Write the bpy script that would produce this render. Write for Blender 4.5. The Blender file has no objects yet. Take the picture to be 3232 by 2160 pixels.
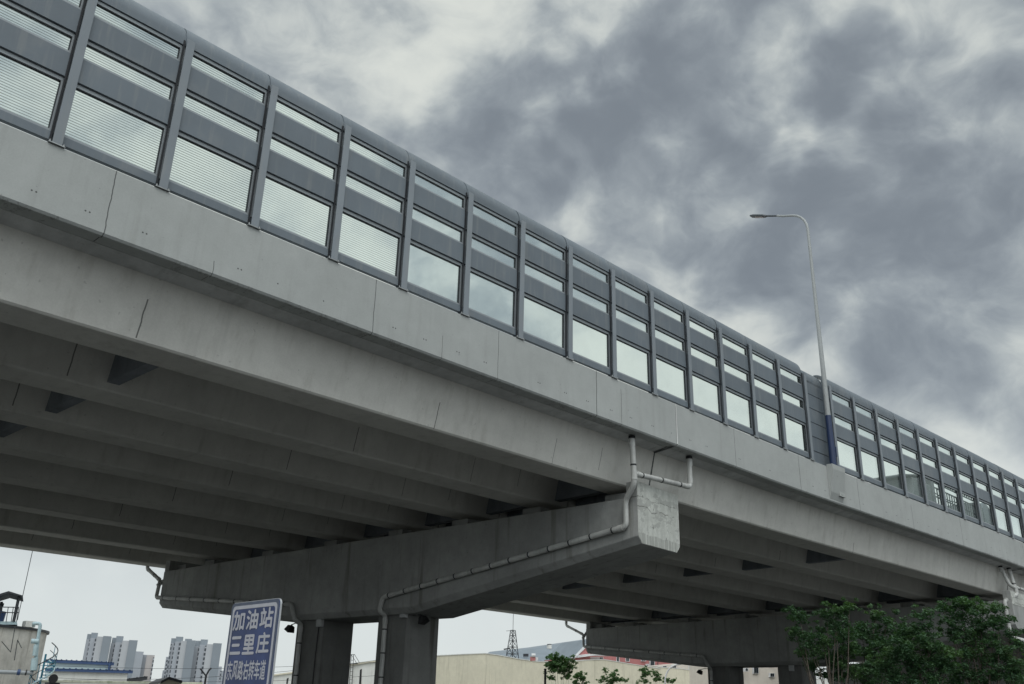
import bpy, math, random
from mathutils import Vector, Matrix
R = math.radians
random.seed(7)
scn = bpy.context.scene
COL = scn.collection
GZ = -10.83                                  # ground level; z = 0 is the top of the viaduct parapet

# ------------------------------------------------------------------ camera
CAM = Vector((-4.09009, -15.6974, -9.22855)); YAW, PITCH, ROLL = 0.791172, 0.385117, 0.0268231
FW = Vector((math.sin(YAW)*math.cos(PITCH), math.cos(YAW)*math.cos(PITCH), math.sin(PITCH)))
S0 = Vector((math.cos(YAW), -math.sin(YAW), 0)); U0 = S0.cross(FW)
SX = math.cos(ROLL)*S0 + math.sin(ROLL)*U0
UX = -math.sin(ROLL)*S0 + math.cos(ROLL)*U0
cd = bpy.data.cameras.new('camera'); cam = bpy.data.objects.new('camera', cd); COL.objects.link(cam)
cd.sensor_width = 36; cd.lens = 0.9*36; cd.clip_end = 6000; cd.clip_start = 0.1
m = Matrix((SX, UX, -FW)).transposed().to_4x4(); m.translation = CAM
cam.matrix_world = m; scn.camera = cam

def at(px, py, D):
    """survey point: photo pixel (3232 wide) at horizontal distance D from the camera"""
    d = FW + SX*((px-1616)/2909) - UX*((py-1080)/2909)
    d = d/math.hypot(d.x, d.y)
    return CAM + d*D

# ------------------------------------------------------------------ viaduct alignment
def pyz(x):
    t = max(0.0, x-24); te = min(t, 24.0)
    y = -.002739*te*te + 5.646e-5*te**3; z = -1.15e-4*te*te - 3.9e-6*te**3
    if t > 24: y += -.0339*(t-24); z += -.0122*(t-24)
    return y, z
def W(x, y, z):
    a, b = pyz(x); return Vector((x, y+a, z+b))

# ------------------------------------------------------------------ mesh builder
ORG = {}
class MB:
    def __init__(s): s.v = []; s.f = []; s.sm = set()
    def add(s, vs, fs, smooth=False):
        o = len(s.v); s.v += [Vector(p) for p in vs]
        for f in fs:
            if smooth: s.sm.add(len(s.f))
            s.f.append(tuple(i+o for i in f))
        return s
    def box(s, x0, x1, y0, y1, z0, z1, T=None):
        vs = [(x0,y0,z0),(x1,y0,z0),(x1,y1,z0),(x0,y1,z0),(x0,y0,z1),(x1,y0,z1),(x1,y1,z1),(x0,y1,z1)]
        if T: vs = [T(*p) for p in vs]
        return s.add(vs, [(0,3,2,1),(4,5,6,7),(0,1,5,4),(1,2,6,5),(2,3,7,6),(3,0,4,7)])
    def sweep(s, prof, stations, F, cap=True, closed=True, smooth=False):
        """prof: 2-D points; F(station, a, b) -> point"""
        n = len(prof); vs = []; fs = []
        for st in stations: vs += [F(st, a, b) for a, b in prof]
        for k in range(len(stations)-1):
            for i in range(n if closed else n-1):
                j = (i+1) % n; fs.append((k*n+i, k*n+j, (k+1)*n+j, (k+1)*n+i))
        s.add(vs, fs, smooth)
        if cap and closed:
            e = (len(stations)-1)*n
            s.add(vs[:n], [tuple(range(n-1, -1, -1))]); s.add(vs[e:], [tuple(range(n))])
        return s
    def tube(s, pts, r, n=10, cap=True, rs=None):
        pts = [Vector(p) for p in pts]; rings = []; up = None
        for i, p in enumerate(pts):
            if i == 0: d = pts[1]-p
            elif i == len(pts)-1: d = p-pts[i-1]
            else: d = (pts[i+1]-p).normalized() + (p-pts[i-1]).normalized()
            d.normalize()
            if up is None:
                up = Vector((0,0,1)) if abs(d.z) < .9 else Vector((1,0,0))
            a = d.cross(up); a.normalize(); b = a.cross(d); up = b
            k = rs[i] if rs else r
            f = 1.0
            if 0 < i < len(pts)-1:
                c = (pts[i+1]-p).normalized().dot((p-pts[i-1]).normalized()); f = 1/max(.6, math.sqrt((1+c)/2))
            rings.append([p+(a*math.cos(2*math.pi*q/n)+b*math.sin(2*math.pi*q/n))*k*(f if False else 1) for q in range(n)])
        vs = [p for r_ in rings for p in r_]; fs = []
        for k in range(len(pts)-1):
            for i in range(n):
                j = (i+1) % n; fs.append((k*n+i, k*n+j, (k+1)*n+j, (k+1)*n+i))
        s.add(vs, fs, True)
        if cap:
            s.add(rings[0], [tuple(range(n-1,-1,-1))]); s.add(rings[-1], [tuple(range(n))])
        return s
    def poly_prism(s, outline, thick):
        """outline: 3-D points, thick: vector"""
        n = len(outline); a = [Vector(p) for p in outline]; b = [p+Vector(thick) for p in a]
        s.add(a, [tuple(range(n-1,-1,-1))]); s.add(b, [tuple(range(n))])
        for i in range(n):
            j = (i+1) % n; s.add([a[i],a[j],b[j],b[i]], [(0,1,2,3)])
        return s
    def build(s, name, mat, parent=None, bevel=0):
        org = ORG.get(parent, Vector((0,0,0))) if parent is not None else Vector((0,0,0))
        me = bpy.data.meshes.new(name); me.from_pydata([tuple(p-org) for p in s.v], [], s.f)
        for i in s.sm: me.polygons[i].use_smooth = True
        me.update()
        o = bpy.data.objects.new(name, me); COL.objects.link(o)
        if mat: me.materials.append(mat)
        if parent is not None: o.parent = parent
        ORG[o] = org
        import bmesh
        bm = bmesh.new(); bm.from_mesh(me); bmesh.ops.recalc_face_normals(bm, faces=bm.faces); bm.to_mesh(me); bm.free()
        if bevel:
            md = o.modifiers.new('bevel', 'BEVEL'); md.width = bevel; md.segments = 2; md.limit_method = 'ANGLE'; md.angle_limit = R(40)
        return o
def tag(o, label=None, cat=None, group=None, kind=None):
    if label: o['label'] = label
    if cat: o['category'] = cat
    if group: o['group'] = group
    if kind: o['kind'] = kind
    return o
def thing(name, loc, label, cat, group=None):
    o = bpy.data.objects.new(name, None); COL.objects.link(o); o.location = loc; o.empty_display_size = .3
    ORG[o] = Vector(loc); return tag(o, label, cat, group)
def kids(o): return [c for c in bpy.data.objects if c.parent is o]
def copy_tree(o, parent=None):
    ch = [c for c in o.children]
    c = o.copy(); COL.objects.link(c); c.parent = parent
    for k in ch: copy_tree(k, c)
    return c
def fillet(pts, r, n=4):
    pts = [Vector(p) for p in pts]; out = [pts[0]]
    for i in range(1, len(pts)-1):
        a, p, b = pts[i-1], pts[i], pts[i+1]
        u = (a-p); v = (b-p); k = min(r, u.length*.45, v.length*.45)
        A = p+u.normalized()*k; B = p+v.normalized()*k
        for q in range(n+1):
            t = q/n; out.append(A*(1-t)**2 + p*2*t*(1-t) + B*t*t)
    out.append(pts[-1]); return out

# ------------------------------------------------------------------ materials
def new_mat(name):
    mt = bpy.data.materials.new(name); mt.use_nodes = True
    nt = mt.node_tree; b = nt.nodes['Principled BSDF']; return mt, nt, b
def N(nt, t, **kw):
    n = nt.nodes.new(t)
    for k, v in kw.items(): setattr(n, k, v)
    return n
def mathn(nt, op, a, b=None, c=None):
    n = N(nt, 'ShaderNodeMath', operation=op)
    for i, x in enumerate((a, b, c)):
        if x is None: continue
        if isinstance(x, (int, float)): n.inputs[i].default_value = x
        else: nt.links.new(x, n.inputs[i])
    return n.outputs[0]
def mixc(nt, fac, a, b, mode='MIX'):
    n = N(nt, 'ShaderNodeMix', data_type='RGBA', blend_type=mode)
    for sock, x in ((n.inputs[0], fac), (n.inputs[6], a), (n.inputs[7], b)):
        if isinstance(x, (int, float)): sock.default_value = x
        elif isinstance(x, tuple): sock.default_value = (*x, 1)
        else: nt.links.new(x, sock)
    return n.outputs[2]
def noise(nt, vec, scale, detail=4, rough=.55, dist=0):
    n = N(nt, 'ShaderNodeTexNoise'); n.inputs['Scale'].default_value = scale; n.inputs['Detail'].default_value = detail
    n.inputs['Roughness'].default_value = rough; n.inputs['Distortion'].default_value = dist
    nt.links.new(vec, n.inputs['Vector']); return n.outputs[0]
def mapr(nt, v, a, b, c=0., d=1., interp='SMOOTHSTEP'):
    n = N(nt, 'ShaderNodeMapRange', interpolation_type=interp)
    nt.links.new(v, n.inputs[0])
    for i, x in enumerate((a, b, c, d)): n.inputs[i+1].default_value = x
    return n.outputs[0]
def scalev(nt, vec, s):
    n = N(nt, 'ShaderNodeVectorMath', operation='MULTIPLY'); nt.links.new(vec, n.inputs[0]); n.inputs[1].default_value = s
    return n.outputs[0]
def plain(name, col, rough=.6, metal=0., var=.12, scale=3., obj=False, spec=.5, rnd=0., dust=0.):
    mt, nt, b = new_mat(name)
    tc = N(nt, 'ShaderNodeTexCoord').outputs['Object'] if obj else N(nt, 'ShaderNodeNewGeometry').outputs['Position']
    n1 = noise(nt, tc, scale, 5)
    f = mapr(nt, n1, .3, .7, 1-var, 1+var, 'LINEAR')
    c = mixc(nt, 1.0, col, f, 'MULTIPLY')
    if rnd:
        c = mixc(nt, 1.0, c, mapr(nt, N(nt, 'ShaderNodeObjectInfo').outputs['Random'], 0, 1, 1-rnd, 1+rnd, 'LINEAR'), 'MULTIPLY')
    if dust:
        gp = N(nt, 'ShaderNodeNewGeometry').outputs['Position']
        k = mapr(nt, noise(nt, scalev(nt, gp, (9, 9, .7)), 1.0, 4, .6), .5, .72, 0, dust)
        c = mixc(nt, k, c, (.24,.245,.235))
        k2 = mapr(nt, noise(nt, gp, 1.1, 4), .52, .7, 0, dust*.8); c = mixc(nt, k2, c, (.22,.225,.22))
    nt.links.new(c, b.inputs['Base Color']); b.inputs['Roughness'].default_value = rough; b.inputs['Metallic'].default_value = metal
    b.inputs['Specular IOR Level'].default_value = spec
    return mt
def concrete(name, col, cracks=(), holes=False, streak=.12, blotch=.12, dirt=(.5,.48,.44), drips=0.):
    mt, nt, b = new_mat(name)
    pos = N(nt, 'ShaderNodeNewGeometry').outputs['Position']
    sep = N(nt, 'ShaderNodeSeparateXYZ'); nt.links.new(pos, sep.inputs[0]); X, Y, Z = sep.outputs
    big = noise(nt, pos, .35, 5, .6); med = noise(nt, pos, 2.2, 6, .65); fine = noise(nt, pos, 30, 3, .6)
    st = noise(nt, scalev(nt, pos, (3.2, 3.2, .22)), 1.0, 5, .6)
    base = mixc(nt, 1.0, col, mapr(nt, big, .3, .7, 1-blotch, 1+blotch, 'LINEAR'), 'MULTIPLY')
    base = mixc(nt, 1.0, base, mapr(nt, med, .3, .7, 1-blotch*.7, 1+blotch*.7, 'LINEAR'), 'MULTIPLY')
    base = mixc(nt, 1.0, base, mapr(nt, fine, .25, .75, .95, 1.05, 'LINEAR'), 'MULTIPLY')
    base = mixc(nt, mapr(nt, st, .52, .75, 0, streak*3), base, tuple(a*d for a, d in zip(col, dirt)))
    if drips:
        dn = noise(nt, scalev(nt, pos, (1.9, .3, .16)), 1.0, 5, .65); dn2 = noise(nt, scalev(nt, pos, (7, .3, .3)), 1.0, 3, .6)
        base = mixc(nt, mathn(nt, 'MULTIPLY', mapr(nt, dn, .54, .70, 0, drips), mapr(nt, dn2, .38, .6, .3, 1)), base, tuple(a*.5 for a in col))
        base = mixc(nt, mapr(nt, noise(nt, scalev(nt, pos, (.9, .3, .12)), 1.7, 4, .6), .56, .72, 0, drips*.6), base, tuple(min(1, a*1.3) for a in col))
    if holes:
        lipz = mathn(nt, 'ADD', Z, mapr(nt, noise(nt, scalev(nt, pos, (2.2, 1, 0)), 2.0, 6, .7), .35, .75, .12, -.12, 'LINEAR'))
        chip = mathn(nt, 'MULTIPLY', mathn(nt, 'LESS_THAN', lipz, -1.33), mathn(nt, 'GREATER_THAN', noise(nt, scalev(nt, pos, (.25, 0, 0)), 1.0, 2), .47))
        base = mixc(nt, mathn(nt, 'MULTIPLY', chip, mapr(nt, noise(nt, pos, 26, 3), .42, .58, .05, .55)), base, (.17,.17,.16))
    bug = noise(nt, pos, 9, 2, .5)
    base = mixc(nt, mapr(nt, bug, .70, .74, 0, .35), base, tuple(a*.45 for a in col))
    if cracks:
        wob = mapr(nt, noise(nt, scalev(nt, pos, (0.01, .01, 1)), 2.0, 4), .3, .7, -.018, .018, 'LINEAR')
        xx = mathn(nt, 'ADD', X, wob); tot = None
        for cx, z0, z1, w in cracks:
            d = mathn(nt, 'ABSOLUTE', mathn(nt, 'SUBTRACT', xx, cx))
            k = mapr(nt, d, w*.5, w, 1, 0)
            k = mathn(nt, 'MULTIPLY', k, mathn(nt, 'LESS_THAN', Z, z1)); k = mathn(nt, 'MULTIPLY', k, mathn(nt, 'GREATER_THAN', Z, z0))
            tot = k if tot is None else mathn(nt, 'MAXIMUM', tot, k)
        base = mixc(nt, mathn(nt, 'MULTIPLY', tot, .75), base, (.03, .03, .03))
    if holes:
        fr = mathn(nt, 'FRACT', mathn(nt, 'MULTIPLY', mathn(nt, 'ADD', X, .15), 1/2.0)); tot = None
        _, zz = None, mathn(nt, 'ADD', Z, 1.02)
        gate = mathn(nt, 'GREATER_THAN', noise(nt, scalev(nt, pos, (.9,0,0)), 1.0, 2), .47)
        for a in (.0175, .055, .482, .52):
            dx = mathn(nt, 'MULTIPLY', mathn(nt, 'SUBTRACT', fr, a), 2.0)
            d = mathn(nt, 'SQRT', mathn(nt, 'ADD', mathn(nt, 'MULTIPLY', dx, dx), mathn(nt, 'MULTIPLY', zz, zz)))
            k = mapr(nt, d, .012, .022, .8, 0); tot = k if tot is None else mathn(nt, 'MAXIMUM', tot, k)
        base = mixc(nt, mathn(nt, 'MULTIPLY', tot, gate), base, (.02, .02, .02))
    nt.links.new(base, b.inputs['Base Color']); b.inputs['Roughness'].default_value = .9; b.inputs['Specular IOR Level'].default_value = .25
    bp = N(nt, 'ShaderNodeBump'); bp.inputs['Strength'].default_value = .25; bp.inputs['Distance'].default_value = .02
    nt.links.new(mathn(nt, 'ADD', mathn(nt, 'MULTIPLY', med, .7), mathn(nt, 'MULTIPLY', fine, .3)), bp.inputs['Height'])
    nt.links.new(bp.outputs[0], b.inputs['Normal'])
    return mt
M = {}
M['parapet'] = concrete('parapet_concrete', (.365,.378,.368), holes=True, streak=.06, blotch=.07, drips=.16,
    cracks=[(1.2,-1.4,1,.014),(3.36,-1.4,-1.05,.010),(7.31,-1.4,1,.012),(9.4,-1.4,-.75,.008),(11.3,-1.4,1,.010),(15.26,-1.4,1,.018),(16.4,-1.4,-.25,.010),
            (22.6,-1.4,1,.012),(27.0,-1.4,1,.014),(31.6,-1.4,1,.014),(36.4,-1.4,-.3,.014),(41.5,-1.4,1,.014)])
M['girder'] = concrete('girder_concrete', (.55,.54,.505), streak=.10, blotch=.09, drips=.20,
    cracks=[(2.6,-2.62,-1.85,.02),(10.3,-2.66,-2.0,.016),(14.7,-2.66,-1.95,.012),(16.7,-2.45,-1.8,.012),(33.0,-2.7,-2.3,.02)])
M['soffit'] = concrete('slab_concrete', (.46,.465,.46), streak=.12, blotch=.2, drips=.4)
M['diaphragm'] = concrete('shaded_crossbeam_concrete', (.19,.205,.225), streak=.15, blotch=.2)  # shade between the girders put into the crossbeams' colour
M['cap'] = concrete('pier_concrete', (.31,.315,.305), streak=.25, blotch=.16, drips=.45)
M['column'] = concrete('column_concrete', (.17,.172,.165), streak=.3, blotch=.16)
def end_render():
    mt, nt, b = new_mat('stained_render')
    pos = N(nt, 'ShaderNodeNewGeometry').outputs['Position']
    sp_ = N(nt, 'ShaderNodeSeparateXYZ'); nt.links.new(pos, sp_.inputs[0]); Z = sp_.outputs[2]
    col = (.50,.51,.475)
    base = mixc(nt, 1.0, col, mapr(nt, noise(nt, pos, 1.6, 5), .3, .7, .86, 1.1, 'LINEAR'), 'MULTIPLY')
    base = mixc(nt, 1.0, base, mapr(nt, noise(nt, pos, 12, 4), .3, .7, .9, 1.08, 'LINEAR'), 'MULTIPLY')
    # vertical patches of lime wash
    col_n = noise(nt, scalev(nt, pos, (4.2,0,.5)), 1.0, 2)
    base = mixc(nt, mapr(nt, col_n, .50, .54, 0, .35), base, (.34,.35,.32))
    pz = mathn(nt, 'ADD', noise(nt, scalev(nt, pos, (1.4,1,2.2)), 1.6, 6, .62), mathn(nt, 'MULTIPLY', mathn(nt, 'ABSOLUTE', mathn(nt, 'ADD', Z, 3.3)), -.16))
    peel = mapr(nt, pz, .47, .49)
    base = mixc(nt, mathn(nt, 'MULTIPLY', peel, .55), base, (.30,.305,.285))
    edge = mathn(nt, 'MULTIPLY', mapr(nt, pz, .455, .47), mathn(nt, 'SUBTRACT', 1.0, peel)); base = mixc(nt, mathn(nt, 'MULTIPLY', edge, .35), base, (.66,.67,.63))
    # two ragged pour joints
    for z0, amp, k in ((-3.08,.05,.45),(-3.38,.09,.7)):
        zz = mathn(nt, 'ADD', mathn(nt, 'SUBTRACT', Z, z0), mapr(nt, noise(nt, scalev(nt, pos, (1.7,1,0)), 1.0, 2, .5), .3, .7, -amp, amp, 'LINEAR'))
        line = mapr(nt, mathn(nt, 'ABSOLUTE', zz), .004, .022, 1, 0)
        gap = mapr(nt, noise(nt, scalev(nt, pos, (5,1,1)), 1.0, 3), .40, .50)
        base = mixc(nt, mathn(nt, 'MULTIPLY', mathn(nt, 'MULTIPLY', line, gap), k), base, (.07,.07,.06))
    # rusty tie holes with drips
    v = N(nt, 'ShaderNodeTexVoronoi'); v.inputs['Scale'].default_value = 1.0; nt.links.new(scalev(nt, pos, (4.5,0,1.7)), v.inputs['Vector'])
    base = mixc(nt, mapr(nt, v.outputs['Distance'], .06, .10, .8, 0), base, (.04,.038,.034))
    drip = mapr(nt, noise(nt, scalev(nt, pos, (16,0,1.1)), 1.0, 2), .66, .70, 0, .6)
    base = mixc(nt, mathn(nt, 'MULTIPLY', drip, mathn(nt, 'LESS_THAN', Z, -3.3)), base, (.16,.16,.145))
    # splash band along the bottom edge
    low = mathn(nt, 'LESS_THAN', mathn(nt, 'ADD', Z, mapr(nt, noise(nt, scalev(nt, pos, (3,0,0)), 1.0, 3), .3, .7, -.03, .03, 'LINEAR')), -4.16)
    base = mixc(nt, mathn(nt, 'MULTIPLY', low, mapr(nt, noise(nt, scalev(nt, pos, (9,0,0)), 1.0, 1), .42, .50, 0, .55)), base, (.24,.245,.225))
    nt.links.new(base, b.inputs['Base Color']); b.inputs['Roughness'].default_value = .9; b.inputs['Specular IOR Level'].default_value = .2
    bp = N(nt, 'ShaderNodeBump'); bp.inputs['Strength'].default_value = .1; bp.inputs['Distance'].default_value = .02
    nt.links.new(noise(nt, pos, 14, 5), bp.inputs['Height']); nt.links.new(bp.outputs[0], b.inputs['Normal']); return mt
M['endface'] = end_render()
M['barrier'] = plain('grey_blue_paint', (.122,.146,.168), .45, 0, .07, 1.2, rnd=.07, dust=.30)
M['barrier_light'] = plain('grey_blue_flange', (.195,.22,.243), .42, 0, .06, 1.2, rnd=.06, dust=.30)
M['alu'] = plain('aluminium_frame', (.27,.295,.31), .45, .1, .06, 2)
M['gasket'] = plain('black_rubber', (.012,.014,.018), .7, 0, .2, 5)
M['pvc'] = plain('grey_pvc', (.47,.475,.455), .5, 0, .14, 2.5, dust=.45)
M['pvc_dirty'] = plain('dirty_pvc', (.44,.445,.43), .6, 0, .2, 2.0, dust=.5)
M['clamp'] = plain('clamp_steel', (.025,.027,.03), .5, .5, .2, 5)
M['stain'] = plain('stained_mortar', (.07,.075,.075), .95, 0, .5, 6)
M['lamp_pole'] = plain('pole_paint', (.31,.325,.325), .35, 0, .05, 2, dust=.25)
M['lamp_blue'] = plain('navy_paint', (.013,.030,.085), .45, 0, .12, 3)
M['lamp_head'] = plain('lamp_grey', (.06,.068,.075), .45, .2, .1, 4)
M['lens'] = plain('lamp_lens', (.35,.36,.36), .2, 0, .05, 4)
M['black'] = plain('black_metal', (.015,.015,.017), .5, .2, .2, 4)
M['box_grey'] = plain('junction_box_plastic', (.36,.37,.37), .5, 0, .08, 4)
M['bolt'] = plain('galvanised_steel', (.30,.31,.31), .4, .6, .2, 8)

def pane_mat(name, amount):
    mt, nt, b = new_mat(name)
    nt.nodes.remove(b); out = nt.nodes['Material Output']
    pos = N(nt, 'ShaderNodeTexCoord').outputs['Object']
    sep = N(nt, 'ShaderNodeSeparateXYZ'); nt.links.new(pos, sep.inputs[0])
    fr = mathn(nt, 'FRACT', mathn(nt, 'MULTIPLY', sep.outputs[2], 1/.055))
    line = mathn(nt, 'LESS_THAN', fr, .25)
    tr = N(nt, 'ShaderNodeBsdfTransparent'); tr.inputs[0].default_value = (.94,.98,.972,1)
    gl = N(nt, 'ShaderNodeBsdfGlossy'); gl.inputs['Roughness'].default_value = .05; gl.inputs[0].default_value = (.9,1,.95,1)
    df = N(nt, 'ShaderNodeBsdfDiffuse'); df.inputs[0].default_value = (.05,.055,.055,1)
    tl = N(nt, 'ShaderNodeBsdfTranslucent'); tl.inputs[0].default_value = (.75,.8,.77,1)
    lw = N(nt, 'ShaderNodeLayerWeight'); lw.inputs[0].default_value = .5
    fre = mathn(nt, 'ADD', mathn(nt, 'MULTIPLY', mathn(nt, 'POWER', lw.outputs['Facing'], 5.0), .5), .03)
    m1 = N(nt, 'ShaderNodeMixShader'); nt.links.new(fre, m1.inputs[0]); nt.links.new(tr.outputs[0], m1.inputs[1]); nt.links.new(gl.outputs[0], m1.inputs[2])
    dirt = mapr(nt, noise(nt, N(nt, 'ShaderNodeNewGeometry').outputs['Position'], .9, 5), .35, .75, .01, .06)
    m2 = N(nt, 'ShaderNodeMixShader'); nt.links.new(dirt, m2.inputs[0]); nt.links.new(m1.outputs[0], m2.inputs[1]); nt.links.new(tl.outputs[0], m2.inputs[2])
    m3 = N(nt, 'ShaderNodeMixShader'); nt.links.new(mathn(nt, 'MULTIPLY', line, amount), m3.inputs[0]); nt.links.new(m2.outputs[0], m3.inputs[1]); nt.links.new(df.outputs[0], m3.inputs[2])
    nt.links.new(m3.outputs[0], out.inputs[0]); return mt
M['pane'] = pane_mat('striped_acrylic', .42); M['pane_faint'] = pane_mat('faintly_striped_acrylic', .22); M['pane_clear'] = pane_mat('clear_acrylic', .0)

def leaf_mat(name, c1, c2, c3):
    mt, nt, b = new_mat(name)
    pos = N(nt, 'ShaderNodeTexCoord').outputs['Object']
    n1 = noise(nt, pos, 7, 2); n2 = noise(nt, pos, .9, 3)
    c = mixc(nt, mapr(nt, n1, .35, .65), c1, c2); c = mixc(nt, mapr(nt, n2, .5, .7, 0, .6), c, c3)
    nt.links.new(c, b.inputs['Base Color']); b.inputs['Roughness'].default_value = .5
    b.inputs['Specular IOR Level'].default_value = .3
    out = nt.nodes['Material Output']
    tl = N(nt, 'ShaderNodeBsdfTranslucent'); nt.links.new(mixc(nt, 1, c, (1.3,1.5,.6), 'MULTIPLY'), tl.inputs[0])
    ms = N(nt, 'ShaderNodeMixShader'); ms.inputs[0].default_value = .3
    nt.links.new(b.outputs[0], ms.inputs[1]); nt.links.new(tl.outputs[0], ms.inputs[2]); nt.links.new(ms.outputs[0], out.inputs[0])
    return mt
M['leaf'] = leaf_mat('tree_leaf', (.036,.080,.042), (.060,.12,.055), (.115,.20,.07))
M['leaf2'] = leaf_mat('bush_leaf', (.06,.125,.05), (.085,.165,.065), (.11,.17,.08))
M['bark'] = plain('bark', (.085,.07,.055), .9, 0, .35, 9)

# ------------------------------------------------------------------ world: overcast sky
SUN_AZ, SUN_EL = R(222), R(52)                 # azimuth clockwise from +Y
w = bpy.data.worlds.new('World'); scn.world = w; w.use_nodes = True
nt = w.node_tree; bg = nt.nodes['Background']; wo = nt.nodes['World Output']
sky = N(nt, 'ShaderNodeTexSky', sky_type='NISHITA'); sky.sun_disc = False
sky.sun_elevation = SUN_EL; sky.sun_rotation = SUN_AZ
nt.links.new(sky.outputs[0], bg.inputs[0]); bg.inputs[1].default_value = .08
d = N(nt, 'ShaderNodeTexCoord').outputs['Generated']
nrm = N(nt, 'ShaderNodeVectorMath', operation='NORMALIZE'); nt.links.new(d, nrm.inputs[0]); d = nrm.outputs[0]
sp = N(nt, 'ShaderNodeSeparateXYZ'); nt.links.new(d, sp.inputs[0])
P2 = scalev(nt, d, (1, 1, 1.35))
wn = N(nt, 'ShaderNodeTexNoise'); wn.inputs['Scale'].default_value = 7; wn.inputs['Detail'].default_value = 3; nt.links.new(P2, wn.inputs['Vector'])
wv = N(nt, 'ShaderNodeVectorMath', operation='MULTIPLY_ADD'); nt.links.new(wn.outputs['Color'], wv.inputs[0]); wv.inputs[1].default_value = (.11,.11,.11); nt.links.new(P2, wv.inputs[2]); PW = wv.outputs[0]
bn = N(nt, 'ShaderNodeTexNoise'); bn.inputs['Scale'].default_value = 5.5; bn.inputs['Detail'].default_value = 5; nt.links.new(P2, bn.inputs['Vector'])
bs = N(nt, 'ShaderNodeVectorMath', operation='SUBTRACT'); nt.links.new(bn.outputs['Color'], bs.inputs[0]); bs.inputs[1].default_value = (.5,.5,.5)
bm_ = N(nt, 'ShaderNodeVectorMath', operation='MULTIPLY_ADD'); nt.links.new(bs.outputs[0], bm_.inputs[0]); bm_.inputs[1].default_value = (.34,.34,.34); nt.links.new(d, bm_.inputs[2])
bd = N(nt, 'ShaderNodeVectorMath', operation='NORMALIZE'); nt.links.new(bm_.outputs[0], bd.inputs[0]); DW = bd.outputs[0]
def blob(px, py, sharp):
    v = (FW + SX*((px-1616)/2909) - UX*((py-1080)/2909)).normalized()
    dp = N(nt, 'ShaderNodeVectorMath', operation='DOT_PRODUCT'); nt.links.new(DW, dp.inputs[0]); dp.inputs[1].default_value = v
    return mathn(nt, 'EXPONENT', mathn(nt, 'MULTIPLY', mathn(nt, 'SUBTRACT', dp.outputs['Value'], 1.0), sharp))
c1 = noise(nt, PW, 6.6, 7, .56); c2 = noise(nt, PW, 19, 5, .55)
vo = N(nt, 'ShaderNodeTexVoronoi', feature='SMOOTH_F1'); vo.inputs['Scale'].default_value = 11.5; vo.inputs['Smoothness'].default_value = .6; nt.links.new(PW, vo.inputs['Vector'])
cell = mapr(nt, vo.outputs['Distance'], .12, .70, .64, .30, 'LINEAR')        # heavy middles, thin bright seams between
dens = mathn(nt, 'ADD', mathn(nt, 'ADD', mathn(nt, 'MULTIPLY', c1, .48), mathn(nt, 'MULTIPLY', c2, .22)), mathn(nt, 'MULTIPLY', cell, .34))
# broad masses of heavier and thinner cloud, fixed to the sky
CLOUDS = [(2900,800,55,.13),(2450,330,160,.10),(2050,620,200,.05),(2000,230,500,.13),(2000,60,600,.05),(1560,380,330,.13),(1700,160,700,.06),(1480,800,60,.05),(2780,260,600,.10),(3000,400,300,.06),(2350,620,300,.06),
    (1790,320,1200,-.14),(1780,560,1800,-.10),(1480,110,260,-.06),(1640,60,500,-.06),(1180,300,120,-.05),(700,60,60,-.03),(300,300,300,-.10),(900,650,300,-.10),(1250,830,400,-.10),(1600,1000,400,-.11),(1950,1180,300,-.14),(2300,1330,300,-.12),(2650,1470,300,-.12),(3000,1600,300,-.12),(2090,90,1500,-.10),(2570,60,1200,-.12),(2560,300,1500,-.14),(2430,360,1500,-.12),(2160,500,1500,-.12),(2700,450,900,-.14),(2900,370,1500,-.12),(3180,450,900,-.08),(3232,1350,60,-.05),(2300,1080,120,-.06),(2500,1000,300,-.05),(3150,60,400,-.08),(2920,110,900,-.10)]
for px, py, sh, a in CLOUDS:
    dens = mathn(nt, 'ADD', dens, mathn(nt, 'MULTIPLY', blob(px, py, sh), a))
dens = mathn(nt, 'ADD', mathn(nt, 'MULTIPLY', mathn(nt, 'SUBTRACT', dens, .495), 1.95), .5)
rmp = N(nt, 'ShaderNodeValToRGB'); cr = rmp.color_ramp; cr.interpolation = 'B_SPLINE'
stops = [(.20,(.74,.77,.72)),(.38,(.54,.58,.575)),(.50,(.39,.432,.45)),(.62,(.295,.333,.365)),(.80,(.21,.24,.272))]
cr.elements[0].position = stops[0][0]; cr.elements[0].color = (*stops[0][1],1)
cr.elements[1].position = stops[-1][0]; cr.elements[1].color = (*stops[-1][1],1)
for p_, c_ in stops[1:-1]:
    e = cr.elements.new(p_); e.color = (*c_,1)
nt.links.new(dens, rmp.inputs[0])
hz = mapr(nt, sp.outputs[2], .06, .34, 1, 0)
# milky band low over the far side of the viaduct, unseen low sky behind the camera dimmed to darken the underside
fv = N(nt, 'ShaderNodeVectorMath', operation='DOT_PRODUCT'); nt.links.new(d, fv.inputs[0]); fv.inputs[1].default_value = (math.sin(YAW), math.cos(YAW), 0)
front = mapr(nt, fv.outputs['Value'], -.25, .45)
hcol = mixc(nt, front, (.36,.385,.40), (.725,.775,.775))
ccol = mixc(nt, mathn(nt, 'MULTIPLY', hz, .93), rmp.outputs[0], hcol)
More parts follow.
